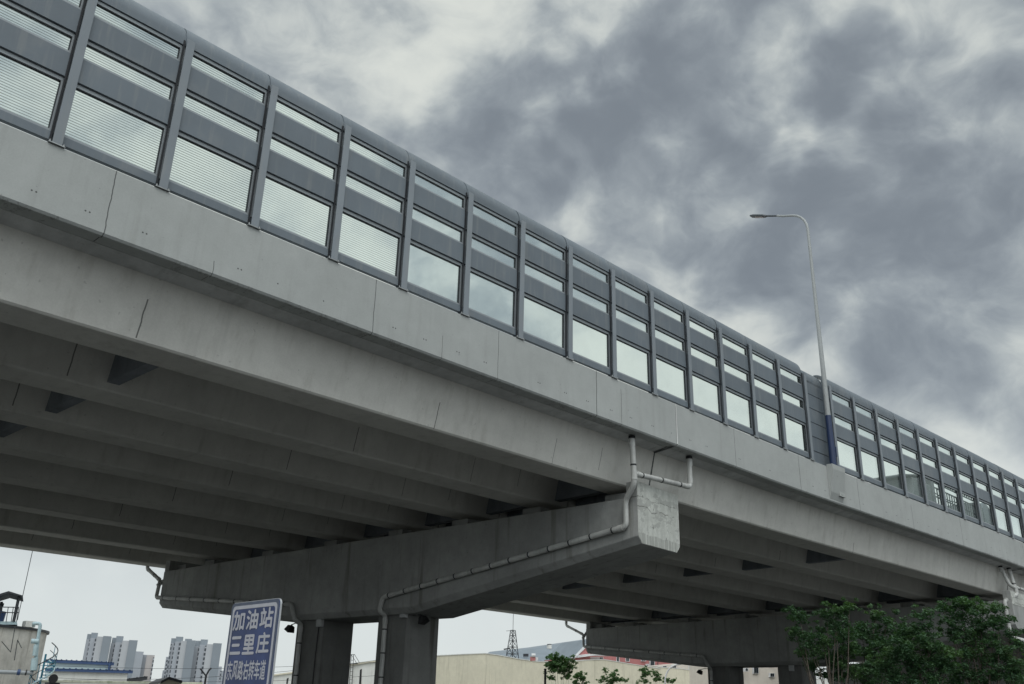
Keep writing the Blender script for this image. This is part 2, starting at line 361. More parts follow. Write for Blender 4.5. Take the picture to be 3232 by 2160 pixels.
# unseen sky overhead and round the sun behind the camera, brightened to light the near face
sv = Vector((math.sin(SUN_AZ)*math.cos(SUN_EL), math.cos(SUN_AZ)*math.cos(SUN_EL), math.sin(SUN_EL)))
dp = N(nt, 'ShaderNodeVectorMath', operation='DOT_PRODUCT'); nt.links.new(d, dp.inputs[0]); dp.inputs[1].default_value = sv
glow = mapr(nt, dp.outputs['Value'], .1, 1.0, 1.0, 3.2)
bg2 = N(nt, 'ShaderNodeBackground'); nt.links.new(ccol, bg2.inputs[0]); nt.links.new(glow, bg2.inputs[1])
mx = N(nt, 'ShaderNodeMixShader'); mx.inputs[0].default_value = .93
nt.links.new(bg.outputs[0], mx.inputs[1]); nt.links.new(bg2.outputs[0], mx.inputs[2]); nt.links.new(mx.outputs[0], wo.inputs[0])
sd = bpy.data.lights.new('sun', 'SUN'); sd.energy = 1.0; sd.angle = R(35); sd.color = (1,.96,.9)
so = bpy.data.objects.new('sun', sd); COL.objects.link(so); so.rotation_euler = (-sv).to_track_quat('-Z','Y').to_euler(); so.location = (-30,-40,40)
scn.view_settings.view_transform = 'Standard'; scn.view_settings.look = 'None'; scn.view_settings.exposure = 0; scn.view_settings.gamma = 1

# ------------------------------------------------------------------ ground and road
def sheet(name, pts, z, mat):
    return tag(MB().add([(x,y,z) for x,y in pts], [tuple(range(len(pts)))]).build(name, mat), kind='structure')
M['soil'] = concrete('dusty_ground', (.095,.098,.094), streak=0, blotch=.3)
M['asphalt'] = concrete('asphalt', (.055,.055,.057), streak=0, blotch=.18)
M['paving'] = concrete('pavement_slab', (.15,.15,.148), streak=0, blotch=.15)
M['roadpaint'] = plain('road_paint', (.62,.62,.6), .7, 0, .15, 4)
sheet('ground', [(-3000,-3000),(3000,-3000),(3000,3000),(-3000,3000)], GZ-.02, M['soil'])
M['bounce_sheet'] = concrete('bounce_sheet_concrete', (.36,.355,.33), streak=0, blotch=.2)
sheet('bounce_sheet', [(-80,25),(260,25),(260,95),(-80,95)], GZ-.01, M['bounce_sheet'])  # unseen pale sheet, added to bounce light onto the girder bottoms
sheet('road', [(-200,-24),(300,-24),(300,-7.2),(-200,-7.2)], GZ, M['asphalt'])
for y in (-16.9,-13.4,-11):
    mb = MB()
    for i in range(-20, 40): mb.box(i*6, i*6+3.2, y-.07, y+.07, GZ-.01, GZ+.004)
    tag(mb.build('lane_marking', M['roadpaint']), kind='structure')
kb = MB(); kb.box(-200,300,-7.2,-7.0,GZ-.1,GZ+.14); tag(kb.build('kerb', M['paving'], bevel=.02), kind='structure')
tag(MB().box(-200,300,-7.0,-4.2,GZ-.1,GZ+.12).build('pavement', M['paving']), kind='structure')

# ------------------------------------------------------------------ viaduct superstructure
via = thing('viaduct', (19.2, 14, GZ), 'long grey concrete road viaduct on box girders, passing overhead from left to right', 'viaduct')
CS = .010
SPANS = [(-13.0, 19.17), (19.23, 49.3), (49.36, 79.0), (79.06, 109.0), (109.06, 139.0)]
def stations(a, b, n=1.0):
    k = max(1, int((b-a)/n)); return [a+(b-a)*i/k for i in range(k+1)]
prof = [(0,0),(0,-1.315),(.035,-1.36),(.10,-1.375),(.13,-1.33),(.45,-1.33),(.45,-1.0),(.40,-.35),(.34,0)]
for a, b in SPANS:
    MB().sweep(prof, stations(a,b), lambda s,y,z: W(s,y,z)).build('parapet', M['parapet'], via, bevel=.012)
    # deck slab behind the parapet, with its cantilever root over the edge girder
    pr = [(.45,-1.0),(.452,-1.335),(.87,-1.405),(2.3,-1.42),(30.2,-1.42-CS*28),(30.2,-1.02-CS*28)]
    MB().sweep(pr, stations(a,b), lambda s,y,z: W(s,y,z)).build('deck_slab', M['soffit'], via)
    MB().sweep([(29.8,-1.0-CS*28),(29.8,-1.45-CS*28),(30.3,-1.45-CS*28),(30.3,-.3-CS*28),(29.95,-.3-CS*28)], stations(a,b,3), lambda s,y,z: W(s,y,z)).build('parapet', M['parapet'], via)
GY = [1.19, 4.52, 7.78, 11.08, 14.85, 19.02, 23.42, 27.75]
for si, (a, b) in enumerate(SPANS):
    for y0 in GY:
        dz = -CS*(y0-1.2)
        pr = [(y0-.325,-1.40+dz),(y0-.02,-2.645+dz),(y0+.03,-2.69+dz),(y0+1.0,-2.69+dz),(y0+1.05,-2.645+dz),(y0+1.36,-1.40+dz)]
        MB().sweep(pr, stations(a,b), lambda s,y,z: W(s,y,z)).build('girder', M['girder'], via, bevel=.015)
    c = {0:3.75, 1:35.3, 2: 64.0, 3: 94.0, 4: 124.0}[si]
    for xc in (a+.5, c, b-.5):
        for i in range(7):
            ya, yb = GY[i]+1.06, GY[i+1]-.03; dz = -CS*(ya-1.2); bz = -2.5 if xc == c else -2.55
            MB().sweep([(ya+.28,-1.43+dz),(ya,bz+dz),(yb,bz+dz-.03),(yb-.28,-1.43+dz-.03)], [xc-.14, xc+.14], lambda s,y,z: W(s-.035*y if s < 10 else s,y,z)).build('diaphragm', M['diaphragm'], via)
# dark wet mark where the edge girders meet over the piers, and patched spalls along the lip
for xj in (19.2, 49.33):
    mb = MB(); T = lambda x,y,z: W(x,y,z)
    mb.poly_prism([W(xj-.035,.872,-1.42),W(xj+.035,.872,-1.42),W(xj+.03,1.14,-2.55),W(xj-.03,1.14,-2.55)], (0,.02,0))
    mb.poly_prism([W(xj-.03,.15,-1.352),W(xj+.03,.15,-1.352),W(xj+.05,.87,-1.422),W(xj-.06,.87,-1.422)], (0,0,-.012))
    mb.build('joint_seal', M['stain'], via)
# white weather strip at the parapet expansion joint
MB().add([W(19.2-.02,-.004,-1.3),W(19.2+.02,-.004,-1.3),W(19.2+.012,-.004,0),W(19.2-.012,-.004,0)], [(0,1,2,3)]).build('joint_filler', plain('pale_filler',(.72,.72,.70),.8), via)
# concrete block carrying the lamp, standing proud of the parapet
def Wl(x,y,z): return W(x,y,z)
pb = MB(); P_ = [(-.24,.07),(-.24,-.12),(-.10,-1.0),(-.003,-1.26),(-.003,.07)]
pb.sweep(P_, [29.16, 30.16], Wl); pb.build('lamp_block', M['parapet'], via, bevel=.01)
MB().box(29.75,30.2,-.135,-.002,-1.08,-.92,Wl).build('lamp_block', M['parapet'], via, bevel=.01)

# ------------------------------------------------------------------ piers
def pier(px, py, skew, dz, label, zr=-4.45, L=26.3, cols=(9.9, 14.66)):
    a = Vector((-math.sin(skew), math.cos(skew), 0)); b = Vector((math.cos(skew), math.sin(skew), 0)); o = Vector((px, py, dz))
    F = lambda u, v, z: o + b*u + a*v + Vector((0,0,z))
    t = thing('bridge_pier', F(1.2, 13, 0)*1.0 - Vector((0,0,F(0,0,0).z-GZ)), label, 'bridge pier', 'piers of the viaduct')
    WD = 2.35
    bot = [(0,-4.46),(cols[0]-.5,-6.0),(cols[1]+2.1,-5.98),(L,-5.0)]
    mb = MB(); sec = []
    for v, zb in bot:
        zt = -3.10 - .01*v; c = .2
        sec.append([F(u,v,z) for u,z in ((0,zt),(0,zb+c),(c,zb),(WD-c,zb),(WD,zb+c),(WD,zt))])
    mb.sweep([(i,0) for i in range(6)], range(4), lambda s,i,_: sec[s][i])
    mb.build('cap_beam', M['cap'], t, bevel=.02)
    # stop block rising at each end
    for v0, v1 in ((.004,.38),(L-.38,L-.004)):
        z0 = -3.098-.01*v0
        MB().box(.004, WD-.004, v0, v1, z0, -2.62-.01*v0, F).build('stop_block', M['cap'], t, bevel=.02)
    # coat of lighter render on the end towards the street
    e = -.012
    MB().poly_prism([F(u,e,z) for u,z in ((.01,-2.64),(.01,max(zr,-4.25)),(.205,zr),(WD-.205,zr),(WD-.01,max(zr,-4.25)),(WD-.01,-2.64))], a*.01).build('end_render', M['endface'], t)
    for v in [y+.5-py for y in GY]:
        if v > L-.6: v = L-.65
        zt = -3.098-.01*v
        for u in (.45,1.5): MB().box(u,u+.5,v-.38,v+.38,zt,zt+.30,F).build('bearing_plinth', M['cap'], t, bevel=.015)
    MB().box(.9,1.4,7.3,7.75,-3.17,-2.86,F).build('bearing_plinth', M['cap'], t)
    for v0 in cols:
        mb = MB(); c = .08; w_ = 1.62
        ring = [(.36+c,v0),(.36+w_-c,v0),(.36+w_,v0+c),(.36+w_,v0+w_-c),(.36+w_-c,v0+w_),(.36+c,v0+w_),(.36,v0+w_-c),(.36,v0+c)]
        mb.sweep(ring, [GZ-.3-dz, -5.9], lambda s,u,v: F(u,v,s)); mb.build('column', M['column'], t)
    return F, t
F1, t1 = pier(17.85, .6, R(3.7), 0, 'nearest concrete pier, hammerhead cap beam with pale stained end under the white downpipes')
F2, t2 = pier(47.5, -.4, 0, -.12, 'middle concrete pier with its cap half hidden behind the green trees', -3.3, 27.7, (11.85, 16.65))
F3, t3 = pier(77.4, -1.7, 0, -.95, 'farthest pier, only a dark strip of it seen low behind the trees')

F4, t4 = pier(107.2, -2.7, 0, -.82, 'last pier of all, a sliver of concrete far behind the trees')

# ------------------------------------------------------------------ drain pipes
def pipe_run(t, pts, r, mat, collars, name='pipe', fil=.14):
    p = fillet(pts, fil); MB().tube(p, r, 14).build(name, mat, t)
    pts = [Vector(q) for q in pts]
    for i in range(len(pts)-1):
        A, B = pts[i], pts[i+1]; L = (B-A).length; dr = (B-A).normalized()
        if L < .5: continue
        # pipe sockets next to the elbows
        for q in ((.2, L-.2) if L > .9 else ()):
            c = A+dr*q
            MB().tube([c-dr*.09, c+dr*.09], r*1.13, 14).build('pipe_socket', mat, t)
        if collars and L > 1.2:
            k = max(1, int(L/collars))
            for j in range(k):
                c = A+dr*((j+.6)*L/k)
                MB().tube([c-dr*.022, c+dr*.022], r*1.10, 14).build('pipe_clamp', M['clamp'], t)
def drains(F, ctr, L, label_n, label_f, grp, mirror=False, far_dz=0.0):
    f = lambda u,v,z: F(u,v,z)
    if not mirror:
        A0 = Vector((17.44,.43,-1.40)); A1 = Vector((17.52,.43,-2.80)); B0 = Vector((20.46,.43,-1.40)); B1 = Vector((20.45,.43,-2.36)); T = Vector((17.5,.43,-2.50))
    t = thing('drainpipe', F(-.13,.3,-3.0), label_n, 'drainpipe', grp)
    if not mirror:
        pipe_run(t, [A0, A1, f(-.13,.32,-3.20), f(-.13,.32,-3.98), f(-.13,10.75,-5.42), f(-.13,10.9,-5.88), f(.24,10.95,-6.0), Vector((*f(.24,10.95,0).xy, GZ))], .085, M['pvc'], .78)
        pipe_run(t, [B0, B1, T], .08, M['pvc'], .75)
        tops = (A0, B0)
    else:
        A0 = W(48.0,.72,-1.40); A1 = W(48.3,.50,-2.28); B0 = W(48.95,.72,-1.40); B1 = f(.2,-.02,-2.9)
        B0 = W(48.6,.62,-1.40)
        B1 = Vector((48.42,B0.y-.25,-2.75-.12))
        pipe_run(t, [B0, B1, f(-.13,.30,-3.15), f(-.13,.28,-4.9), f(-.13,-.25,-5.05), f(1.6,-.25,-5.15)], .095, M['pvc'], .9)
        pipe_run(t, [W(47.75,.72,-1.40), W(47.9,.5,-2.3), Vector((48.4,B0.y-.18,-2.55))], .085, M['pvc'], 0)
        pipe_run(t, [Vector((48.45,B0.y-.2,-2.5)), W(51.0,.45,-2.36), W(51.0,.45,-1.4)], .08, M['pvc'], .75)
        tops = (B0, W(47.75,.72,-1.40))
    for p in tops:
        MB().tube([p+Vector((0,0,.03)), p-Vector((0,0,.05))], .105, 14).build('pipe_outlet', M['clamp'], t)
        MB().tube([p-Vector((0,0,.05)), p-Vector((0,0,.25))], .098, 14).build('pipe_socket', M['pvc'], t)
    vc = 17.9 if mirror else 15.8
    # far side of the same pier
    t = thing('drainpipe', F(-.13,L,-4.4), label_f, 'drainpipe', grp)
    pipe_run(t, [f(.2,L+2.0,-1.75), f(.2,L+2.0,-3.05), f(.0,L+.25,-3.75), f(-.13,L+.12,-4.55), f(-.13,vc+.25,-5.40), f(-.13,vc-.05,-6.0), f(.24,vc,-6.12), Vector((*f(.24,vc,0).xy, GZ))], .085, M['pvc_dirty'], 1.1)
    pipe_run(t, [f(.9,L+.3,-2.7), f(.7,L+.3,-3.3), f(-.1,L+.22,-4.0)], .085, M['pvc_dirty'], 0)
drains(F1, None, 26.3, 'white drainpipe with two inlets at the near end of the nearest pier', 'grey drainpipe at the far end of the nearest pier, beside the blue sign', 'drainpipes on the piers')
drains(F2, None, 27.7, 'white drainpipe at the right edge, half behind the trees', 'grey drainpipe on the far half of the middle pier', 'drainpipes on the piers', True)
t = thing('drainpipe', F3(-.13,16,-5), 'faint grey pipe along the farthest pier, low behind the trees', 'drainpipe', 'drainpipes on the piers')
pipe_run(t, [F3(-.13,26.3,-4.5), F3(-.13,11,-5.4), F3(-.13,4,-4.9)], .1, M['pvc_dirty'], 2.0)

# ------------------------------------------------------------------ junction boxes and floodlights on the columns
def jbox(F, v, z, label, conduit=None):
    t = thing('junction_box', F(.30, v, z), label, 'junction box', 'junction boxes on the columns')
    MB().box(.22,.36,v-.15,v+.15,z-.16,z+.16,F).build('box_body', M['box_grey'], t, bevel=.015)
    MB().box(.205,.2195,v-.13,v+.13,z-.14,z+.14,F).build('box_lid', M['box_grey'], t)
    if conduit:
        MB().tube([F(.34,v+.12,z-.16), F(.34,v+.16,z-1.2), F(.345,v+.14,GZ-F(0,0,0).z)], .022, 6).build('conduit', M['black'], t)
jbox(F1, 9.95+.1, -5.98+.02, 'small grey box at the top of the right column of the nearest pier')
jbox(F1, 15.0-1.25+.95, -6.1, 'small grey box with black cable on the left column of the nearest pier', True)
jbox(F2, 12.5, -6.15, 'small grey box on the column behind the left tree')
def flood(p, aim, label):
    t = thing('floodlight', p, label, 'floodlight', 'floodlights under the viaduct')
    p = Vector(p); q = p+Vector(aim)
    MB().tube([p, p+Vector((aim[0]*.4,aim[1]*.4,.02)), q+Vector((0,0,.06))], .02, 6).build('bracket', M['black'], t)
    d = Vector(aim).normalized(); rt = Matrix.Rotation(R(35), 3, 'X')
    mb = MB(); s_ = Vector((aim[1], -aim[0], 0)).normalized(); dn = (d*.5+Vector((0,0,-.8))).normalized(); up = s_.cross(dn)
    vs = [q + s_*a*k + up*b*k2 + dn*c for c,k,k2 in ((-.02,.11,.09),(.20,.17,.14)) for a,b in ((-1,-1),(1,-1),(1,1),(-1,1))]
    mb.add(vs, [(0,1,2,3),(7,6,5,4),(0,4,5,1),(1,5,6,2),(2,6,7,3),(3,7,4,0)]); mb.build('lamp_housing', M['black'], t)
flood(F1(.6,9.9,-6.0), (.05,-.45,-.10), 'black floodlight on an arm right of the right column of the nearest pier')
flood(F1(.5,16.3,-6.05), (-.05,.45,-.1), 'black floodlight left of the left column of the nearest pier')
flood(F2(.5,18.3,-6.1), (-.05,.5,-.1), 'black floodlight left of the left column of the middle pier')

# ------------------------------------------------------------------ noise barrier
BH = 3.54
def cap_profile():
    Rr = .56; pts = [(.04,3.42),(.04,BH)]
    for i in range(1, 21):
        f = R(90)*i/20; pts.append((.04+Rr-Rr*math.cos(f), BH+Rr*math.sin(f)))
    inner = [(y+.05*(1 if i < 2 else math.cos(R(90)*(i-1)/20)), z-.05*(0 if i < 2 else math.sin(R(90)*(i-1)/20))) for i,(y,z) in enumerate(pts)]
    return pts + inner[::-1]
def bay_meshes():
    out = {}
    T = None
    X0, X1 = .03, 1.99
    p = MB()
    p.box(.0,.17,-.045,-.03,.02,BH); p.box(.08,.095,-.03,.16,.02,BH); p.box(.0,.17,.16,.172,.02,BH)
    out['post'] = (p, 'barrier_light')
    q = MB(); q.box(-.06,.23,-.045,.2,.003,.02)
    for x in (-.035,.205):
        q.tube([(x,-.02,.02),(x,-.02,.06)], .016, 6); 
    out['base_plate'] = (q, 'bolt')
    out['bottom_rail'] = (MB().box(X0+.02,X1,.04,.14,.085,.255), 'barrier')
    def panel(z0, z1):
        b = MB(); b.box(X0,X1,.04,.14,z0,z1); b.box(X0,X1,.028,.0395,z0,z0+.02); return b
    out['panel'] = [(panel(1.45,1.975), 'barrier'), (panel(2.45,2.985), 'barrier')]
    wins = [(.262,1.435),(1.985,2.435),(2.995,3.41)]
    fr = []
    for z0, z1 in wins:
        f = MB(); t_ = .055
        f.box(X0,X1,.075,.135,z0,z0+t_); f.box(X0,X1,.075,.135,z1-t_-.02,z1)
        f.box(X0,X0+.16,.075,.135,z0+t_,z1-t_-.02); f.box(X1-.06,X1,.075,.135,z0+t_,z1-t_-.02)
        g = MB(); zz = z1-t_-.02
        g.box(X0+.16,X1-.06,.07,.134,zz-.022,zz-.001); g.box(X1-.072,X1-.0605,.07,.134,z0+t_+.002,zz-.023)
        pn = MB(); pn.box(X0+.161,X1-.073,.10,.112,z0+t_+.002,zz-.024)
        fr.append((f, g, pn))
    out['frames'] = fr
    out['shade_strip'] = (MB().box(1.958,1.992,.02,.0385,.09,BH-.02), 'gasket')  # dark strip standing in for the shade beside the post flange
    c = MB(); cp = cap_profile(); c.sweep(cp, [X0-.02, 1.965], lambda s,y,z: Vector((s,y,z)))
    c2 = [(y+.012,z-.012) for y,z in cp]; c.sweep(c2, [1.9655, 2.009], lambda s,y,z: Vector((s,y,z)))
    out['cap'] = (c, 'barrier')
    return out
BAY = bay_meshes(); PROTO = {}
def place(o, t, x):
    a = W(x,0,0); b = W(x+2,0,0); dv = b-a
    o.location = a-ORG[t]; q = random.Random(int(x*10)); o.rotation_euler = (q.uniform(-.0025,.0025), -math.atan2(dv.z,2), math.atan2(dv.y,2)+q.uniform(-.002,.002)); o.location += Vector((0, q.uniform(-.006,.006), q.uniform(-.004,.004)))
def mk(name, mb, mat, parent):
    ORG[parent] = ORG.get(parent, Vector()); key = (name, id(mb), mat.name)
    if key in PROTO:
        o = bpy.data.objects.new(name, PROTO[key]); COL.objects.link(o); o.parent = parent; return o
    sv_ = ORG[parent]; ORG[parent] = Vector(); o = mb.build(name, mat, parent); ORG[parent] = sv_
    PROTO[key] = o.data; return o
def barrier(t, idx, last_post=True):
    for i in idx:
        x = 2.0*i
        for nm in ('post','base_plate','bottom_rail','shade_strip','cap'):
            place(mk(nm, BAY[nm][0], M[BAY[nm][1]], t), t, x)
        for mb, mt in BAY['panel']: place(mk('panel', mb, M[mt], t), t, x)
        for f, g, pn in BAY['frames']:
            o = mk('window_frame', f, M['alu'], t); place(o, t, x); ORG[o] = Vector()
            mk('gasket', g, M['gasket'], o); mk('pane', pn, M['pane' if i < 2 else 'pane_faint' if i in (2, 3) else 'pane_clear'], o)
    if last_post:
        x = 2.0*(idx[-1]+1)
        for nm in ('post','base_plate'): place(mk(nm, BAY[nm][0], M[BAY[nm][1]], t), t, x)
tb = thing('noise_barrier', W(-6,0.05,0), 'long grey noise barrier with clear panes, left of the lamp post', 'noise barrier', 'noise barrier sections')
barrier(tb, list(range(-4, 14)))
tr_ = thing('noise_barrier', W(30.2,0.05,0), 'shorter grey noise barrier with clear panes, right of the lamp post', 'noise barrier', 'noise barrier sections')
barrier(tr_, list(range(15, 32)))
# recessed solid section around the lamp
tn = thing('noise_barrier', W(29.2,.6,0), 'solid grooved grey barrier set back behind the lamp post', 'noise barrier', 'noise barrier sections')
D0 = .27
for k in range(6):
    z0 = .0+k*.585; MB().box(28.22,30.04,D0,D0+.1,z0+.012,z0+.573,W).build('panel', M['barrier'], tn, bevel=.006)
MB().box(28.22,30.04,D0+.02,D0+.09,.0,3.5,W).build('backing', M['gasket'], tn)
cpb = [(y+D0-.04,z) for y,z in cap_profile()]
MB().sweep(cpb, [28.22,30.04], lambda s,y,z: W(s,y,z)).build('cap', M['barrier'], tn)
for x0 in (29.97,):
    zc_ = lambda y: BH+math.sqrt(max(0,.56**2-(.56-(y-.04))**2))-.012
    ring = [(.173,.0),(D0-.002,.0)]+[(y,zc_(y)) for y in (D0-.002,.24,.21,.173)]
    MB().sweep(ring, [x0, x0+.05], lambda s,y,z: W(s,y,z)).build('side_panel', M['barrier'], tn)

# ------------------------------------------------------------------ street lamp on the viaduct
lb = W(29.58,-.08,.07)
lp = thing('street_lamp', lb, 'tall pale street lamp with navy base, arm curving left above the barrier', 'street lamp')
L_ = lambda y,z: lb+Vector((0,y,z))
MB().box(29.58-.19,29.58+.19,-.235,.11,.07,.09,W).build('base_plate', M['lamp_blue'], lp)
MB().tube([L_(0,.02),L_(0,2.05)], .125, 20, rs=[.128,.116]).build('pole_base', M['lamp_blue'], lp)
MB().box(29.58+.10,29.58+.17,-.2,-.04,.45,.85,W).build('access_door', M['lamp_blue'], lp)
UP = .55
pts = [L_(0,2.05),L_(0,5),L_(0,8),L_(0,9.9+UP)]
arc = [(0,9.9+UP)]+[(.85-.85*math.cos(R(a)), 9.9+UP+.95*math.sin(R(a))) for a in (15,30,45,60,75)]
arc += [(1.05,10.95+UP),(1.35,11.08+UP)]
pts = pts[:-1]+[L_(y,z) for y,z in arc]
n_ = len(pts); MB().tube(pts, .1, 16, rs=[.104,.086,.07]+[.06-.0016*i for i in range(n_-3)]).build('pole', M['lamp_pole'], lp)
MB().tube([L_(1.3,11.06+UP),L_(1.95,11.30+UP)], .042, 12).build('arm', M['lamp_head'], lp)
hd = MB(); hs = []
for y, z, wx, h in ((1.85,11.27,.06,.045),(1.98,11.32,.13,.06),(2.45,11.49,.15,.065),(2.62,11.545,.12,.045),(2.66,11.56,.07,.02)):
    hs.append([L_(y,z+UP)+Vector((a*wx,0,b*h)) for a,b in ((-1,-.4),(-.85,-.9),(.85,-.9),(1,-.4),(.8,.7),(-.8,.7))])
hd.sweep([(i,0) for i in range(6)], range(5), lambda s,i,_: hs[s][i]); hd.build('lamp_head', M['lamp_head'], lp, bevel=.008)
MB().add([L_(y,z+UP)+Vector((a,0,-.064)) for y,z,a in ((2.02,11.325,-.09),(2.02,11.325,.09),(2.42,11.47,.1),(2.42,11.47,-.1))], [(0,1,2,3)]).build('lamp_lens', M['lens'], lp)

# ------------------------------------------------------------------ stake truck up on the deck
DZ = W(47,0,0).z - 1.0
M['truck_grey'] = plain('truck_panel', (.22,.225,.235), .5, 0, .1, 2); M['truck_steel'] = plain('truck_rails', (.045,.05,.055), .5, .3, .15, 4)
M['tyre'] = plain('tyre', (.02,.02,.02), .8); M['truck_blue'] = plain('truck_cab_paint', (.14,.15,.17), .35, 0, .06, 2)
M['glass_dark'] = plain('dark_glass', (.02,.025,.03), .08)
tk = thing('stake_truck', (47.5, 3.4, DZ), 'stake-sided lorry with barred cargo rails behind the barrier panes', 'lorry')
TY0, TY1 = 2.4, 4.8
Tz = lambda z: DZ+z
def tb_(x0,x1,y0,y1,z0,z1): return MB().box(x0,x1,y0+pyz(47)[0],y1+pyz(47)[0],Tz(z0),Tz(z1))
tb_(43.0,52.2,TY0+.3,TY1-.3,.75,1.0).build('chassis', M['truck_steel'], tk)
tb_(44.8,51.9,TY0,TY1,1.0,1.15).build('cargo_floor', M['truck_grey'], tk)
tb_(44.75,45.05,TY0,TY1,1.15,4.2).build('tailboard', M['truck_grey'], tk, bevel=.02)
tb_(51.2,51.95,TY0,TY1,1.15,3.75).build('headboard', M['truck_grey'], tk, bevel=.02)
tb_(42.2,44.5,TY0,TY1,1.0,3.45).build('rear_box', M['truck_grey'], tk, bevel=.03)
oy = pyz(47)[0]
MB().sweep([(40.9,3.36),(42.6,3.68),(44.6,4.0),(44.6,3.95),(42.6,3.62),(40.9,3.31)], [TY0+oy,TY1+oy], lambda s,x,z: Vector((x,s,Tz(z)))).build('canopy', M['truck_grey'], tk)
for y in (TY0,TY1-.05):
    for z in (1.7,2.3,2.95,3.42,3.70,4.16): tb_(45.05,51.2,y,y+.05,z,z+.06).build('rail', M['truck_steel'], tk)
    k = 0; x = 45.35
    while x < 51.1:
        tb_(x,x+.045,y,y+.05,1.15,3.42).build('stake', M['truck_steel'], tk); tb_(x,x+.045,y,y+.05,3.70,4.16).build('stake', M['truck_steel'], tk); x += .34
def archrail(x0,x1,z0,h): return [Vector((x0+(x1-x0)*i/8, TY0+oy+.6, Tz(z0-h*math.sin(math.pi*i/8)))) for i in range(9)]
MB().tube(archrail(45.05,51.2,3.75,.3), .03, 6).build('hoop', M['truck_steel'], tk)
cabp = [(52.3,.7),(52.3,3.6),(52.5,3.95),(53.0,3.9),(53.5,3.68),(53.9,3.3),(54.15,2.7),(54.45,1.9),(54.5,.7)]
MB().sweep(cabp, [TY0+.05+oy,TY1-.05+oy], lambda s,x,z: Vector((x,s,Tz(z)))).build('cab', M['truck_blue'], tk, bevel=.05)
tb_(52.9,53.7,TY0+.03,TY0+.052,2.0,2.8).build('side_window', M['glass_dark'], tk)
for x in (43.3,46.6,53.4):
    for y in (TY0+.1,TY1-.4):
        c = Vector((x,y+oy,Tz(.5))); MB().tube([c,c+Vector((0,.3,0))], .5, 20).build('wheel', M['tyre'], tk)

# ------------------------------------------------------------------ blue road sign
M['sign_blue'] = plain('sign_blue', (.028,.050,.15), .35, 0, .3, 2.5); M['sign_white'] = plain('sign_white', (.48,.485,.53), .5, 0, .06, 6)
M['sign_edge'] = plain('sign_edge', (.10,.12,.17), .5, 0, .15, 5); M['sign_alu'] = plain('sign_alloy', (.45,.46,.47), .4, .4, .08, 5)
SXp = 5.0
def onx(px, py):
    d = FW + SX*((px-1616)/2909) - UX*((py-1080)/2909); return CAM + d*((SXp-CAM.x)/d.x)
TL, TRt = onx(733.6,1911.6), onx(885,1884); ang = math.atan2(TRt.y-TL.y, 1e-9)
SW = (TL.y-TRt.y); ztop = (TL.z+TRt.z)/2; SH = SW*.985
yc = (TL.y+TRt.y)/2
sg = thing('road_sign', (SXp, yc, GZ), 'blue road sign board with three rows of white Chinese characters', 'road sign')
SG = lambda h, v, d=0: Vector((SXp+d, yc+SW/2-h, ztop-v))      # h: 0..SW from left to right as read, v: downwards
def rrect(i, r, n=5):
    pts = []
    for cx, cy, a0 in ((SW-i-r, i+r, -90),(SW-i-r, SH-i-r, 0),(i+r, SH-i-r, 90),(i+r, i+r, 180)):
        for k in range(n+1):
            a = R(a0+90*k/n); pts.append((cx+r*math.cos(a), cy+r*math.sin(a)))
    return pts
def ringm(o, i_, d, mat, name, thick=.006):
    a, b = o, i_; n = len(a); mb = MB()
    va = [SG(h,v,d) for h,v in a]; vb = [SG(h,v,d) for h,v in b]
    for k in range(n):
        j = (k+1)%n; mb.add([va[k],va[j],vb[j],vb[k]], [(0,1,2,3)])
    return mb.build(name, mat, sg)
MB().poly_prism([SG(h,v,.0) for h,v in rrect(.0,.09)], (.04,0,0)).build('board', M['sign_blue'], sg)
ringm(rrect(.0,.09), rrect(.055,.08), -.003, M['sign_edge'], 'outer_edge')
ringm(rrect(.055,.08), rrect(.115,.065), -.004, M['sign_white'], 'border')
mb = MB(); o_, i_ = rrect(-.012,.1), rrect(0,.09)
mb.poly_prism([SG(h,v,.01) for h,v in o_], (.035,0,0)); mb.build('rim', M['sign_alu'], sg)
for h in (SW*.25, SW*.75):
    q = SG(h, 0, .10); MB().tube([(q.x,q.y,ztop-.1),(q.x,q.y,GZ)], .045, 12).build('post', M['sign_alu'], sg)
for v in (.4,1.2): MB().box(SXp+.045,SXp+.10,yc-SW/2+.2,yc+SW/2-.2,ztop-v-.05,ztop-v).build('bracket', M['sign_alu'], sg)
def letters(txt, boxes, bold):
    for ch, (h0, h1, v0, v1) in zip(txt, boxes):
        cu = bpy.data.curves.new('glyph', 'FONT'); cu.body = ch; cu.resolution_u = 3
        ob = bpy.data.objects.new('glyph', cu); COL.objects.link(ob)
        dg = bpy.context.evaluated_depsgraph_get(); me = bpy.data.meshes.new_from_object(ob.evaluated_get(dg))
        COL.objects.unlink(ob); bpy.data.objects.remove(ob)
        vs = [v.co.copy() for v in me.vertices]
        if not vs: continue
        xa, xb = min(v.x for v in vs), max(v.x for v in vs); ya, yb = min(v.y for v in vs), max(v.y for v in vs)
        mb = MB()
        for q, (dh, dv) in enumerate(((0,0),(-bold,0),(bold,0),(0,-bold),(0,bold))):
            mb.add([SG(h0+(v.x-xa)/(xb-xa)*(h1-h0)+dh, v1-(v.y-ya)/max(1e-6,yb-ya)*(v1-v0)+dv, -.005-.0004*q) for v in vs], [tuple(p.vertices) for p in me.polygons])
        mb.build('character', M['sign_white'], sg); bpy.data.meshes.remove(me)
k = SW
letters('加油站', [(.085*k,.315*k,.100*k,.300*k),(.365*k,.600*k,.095*k,.300*k),(.650*k,.900*k,.085*k,.295*k)], .011)
letters('三里庄', [(.090*k,.305*k,.375*k,.560*k),(.355*k,.590*k,.365*k,.565*k),(.640*k,.885*k,.350*k,.560*k)], .011)
w7 = .80*k/7
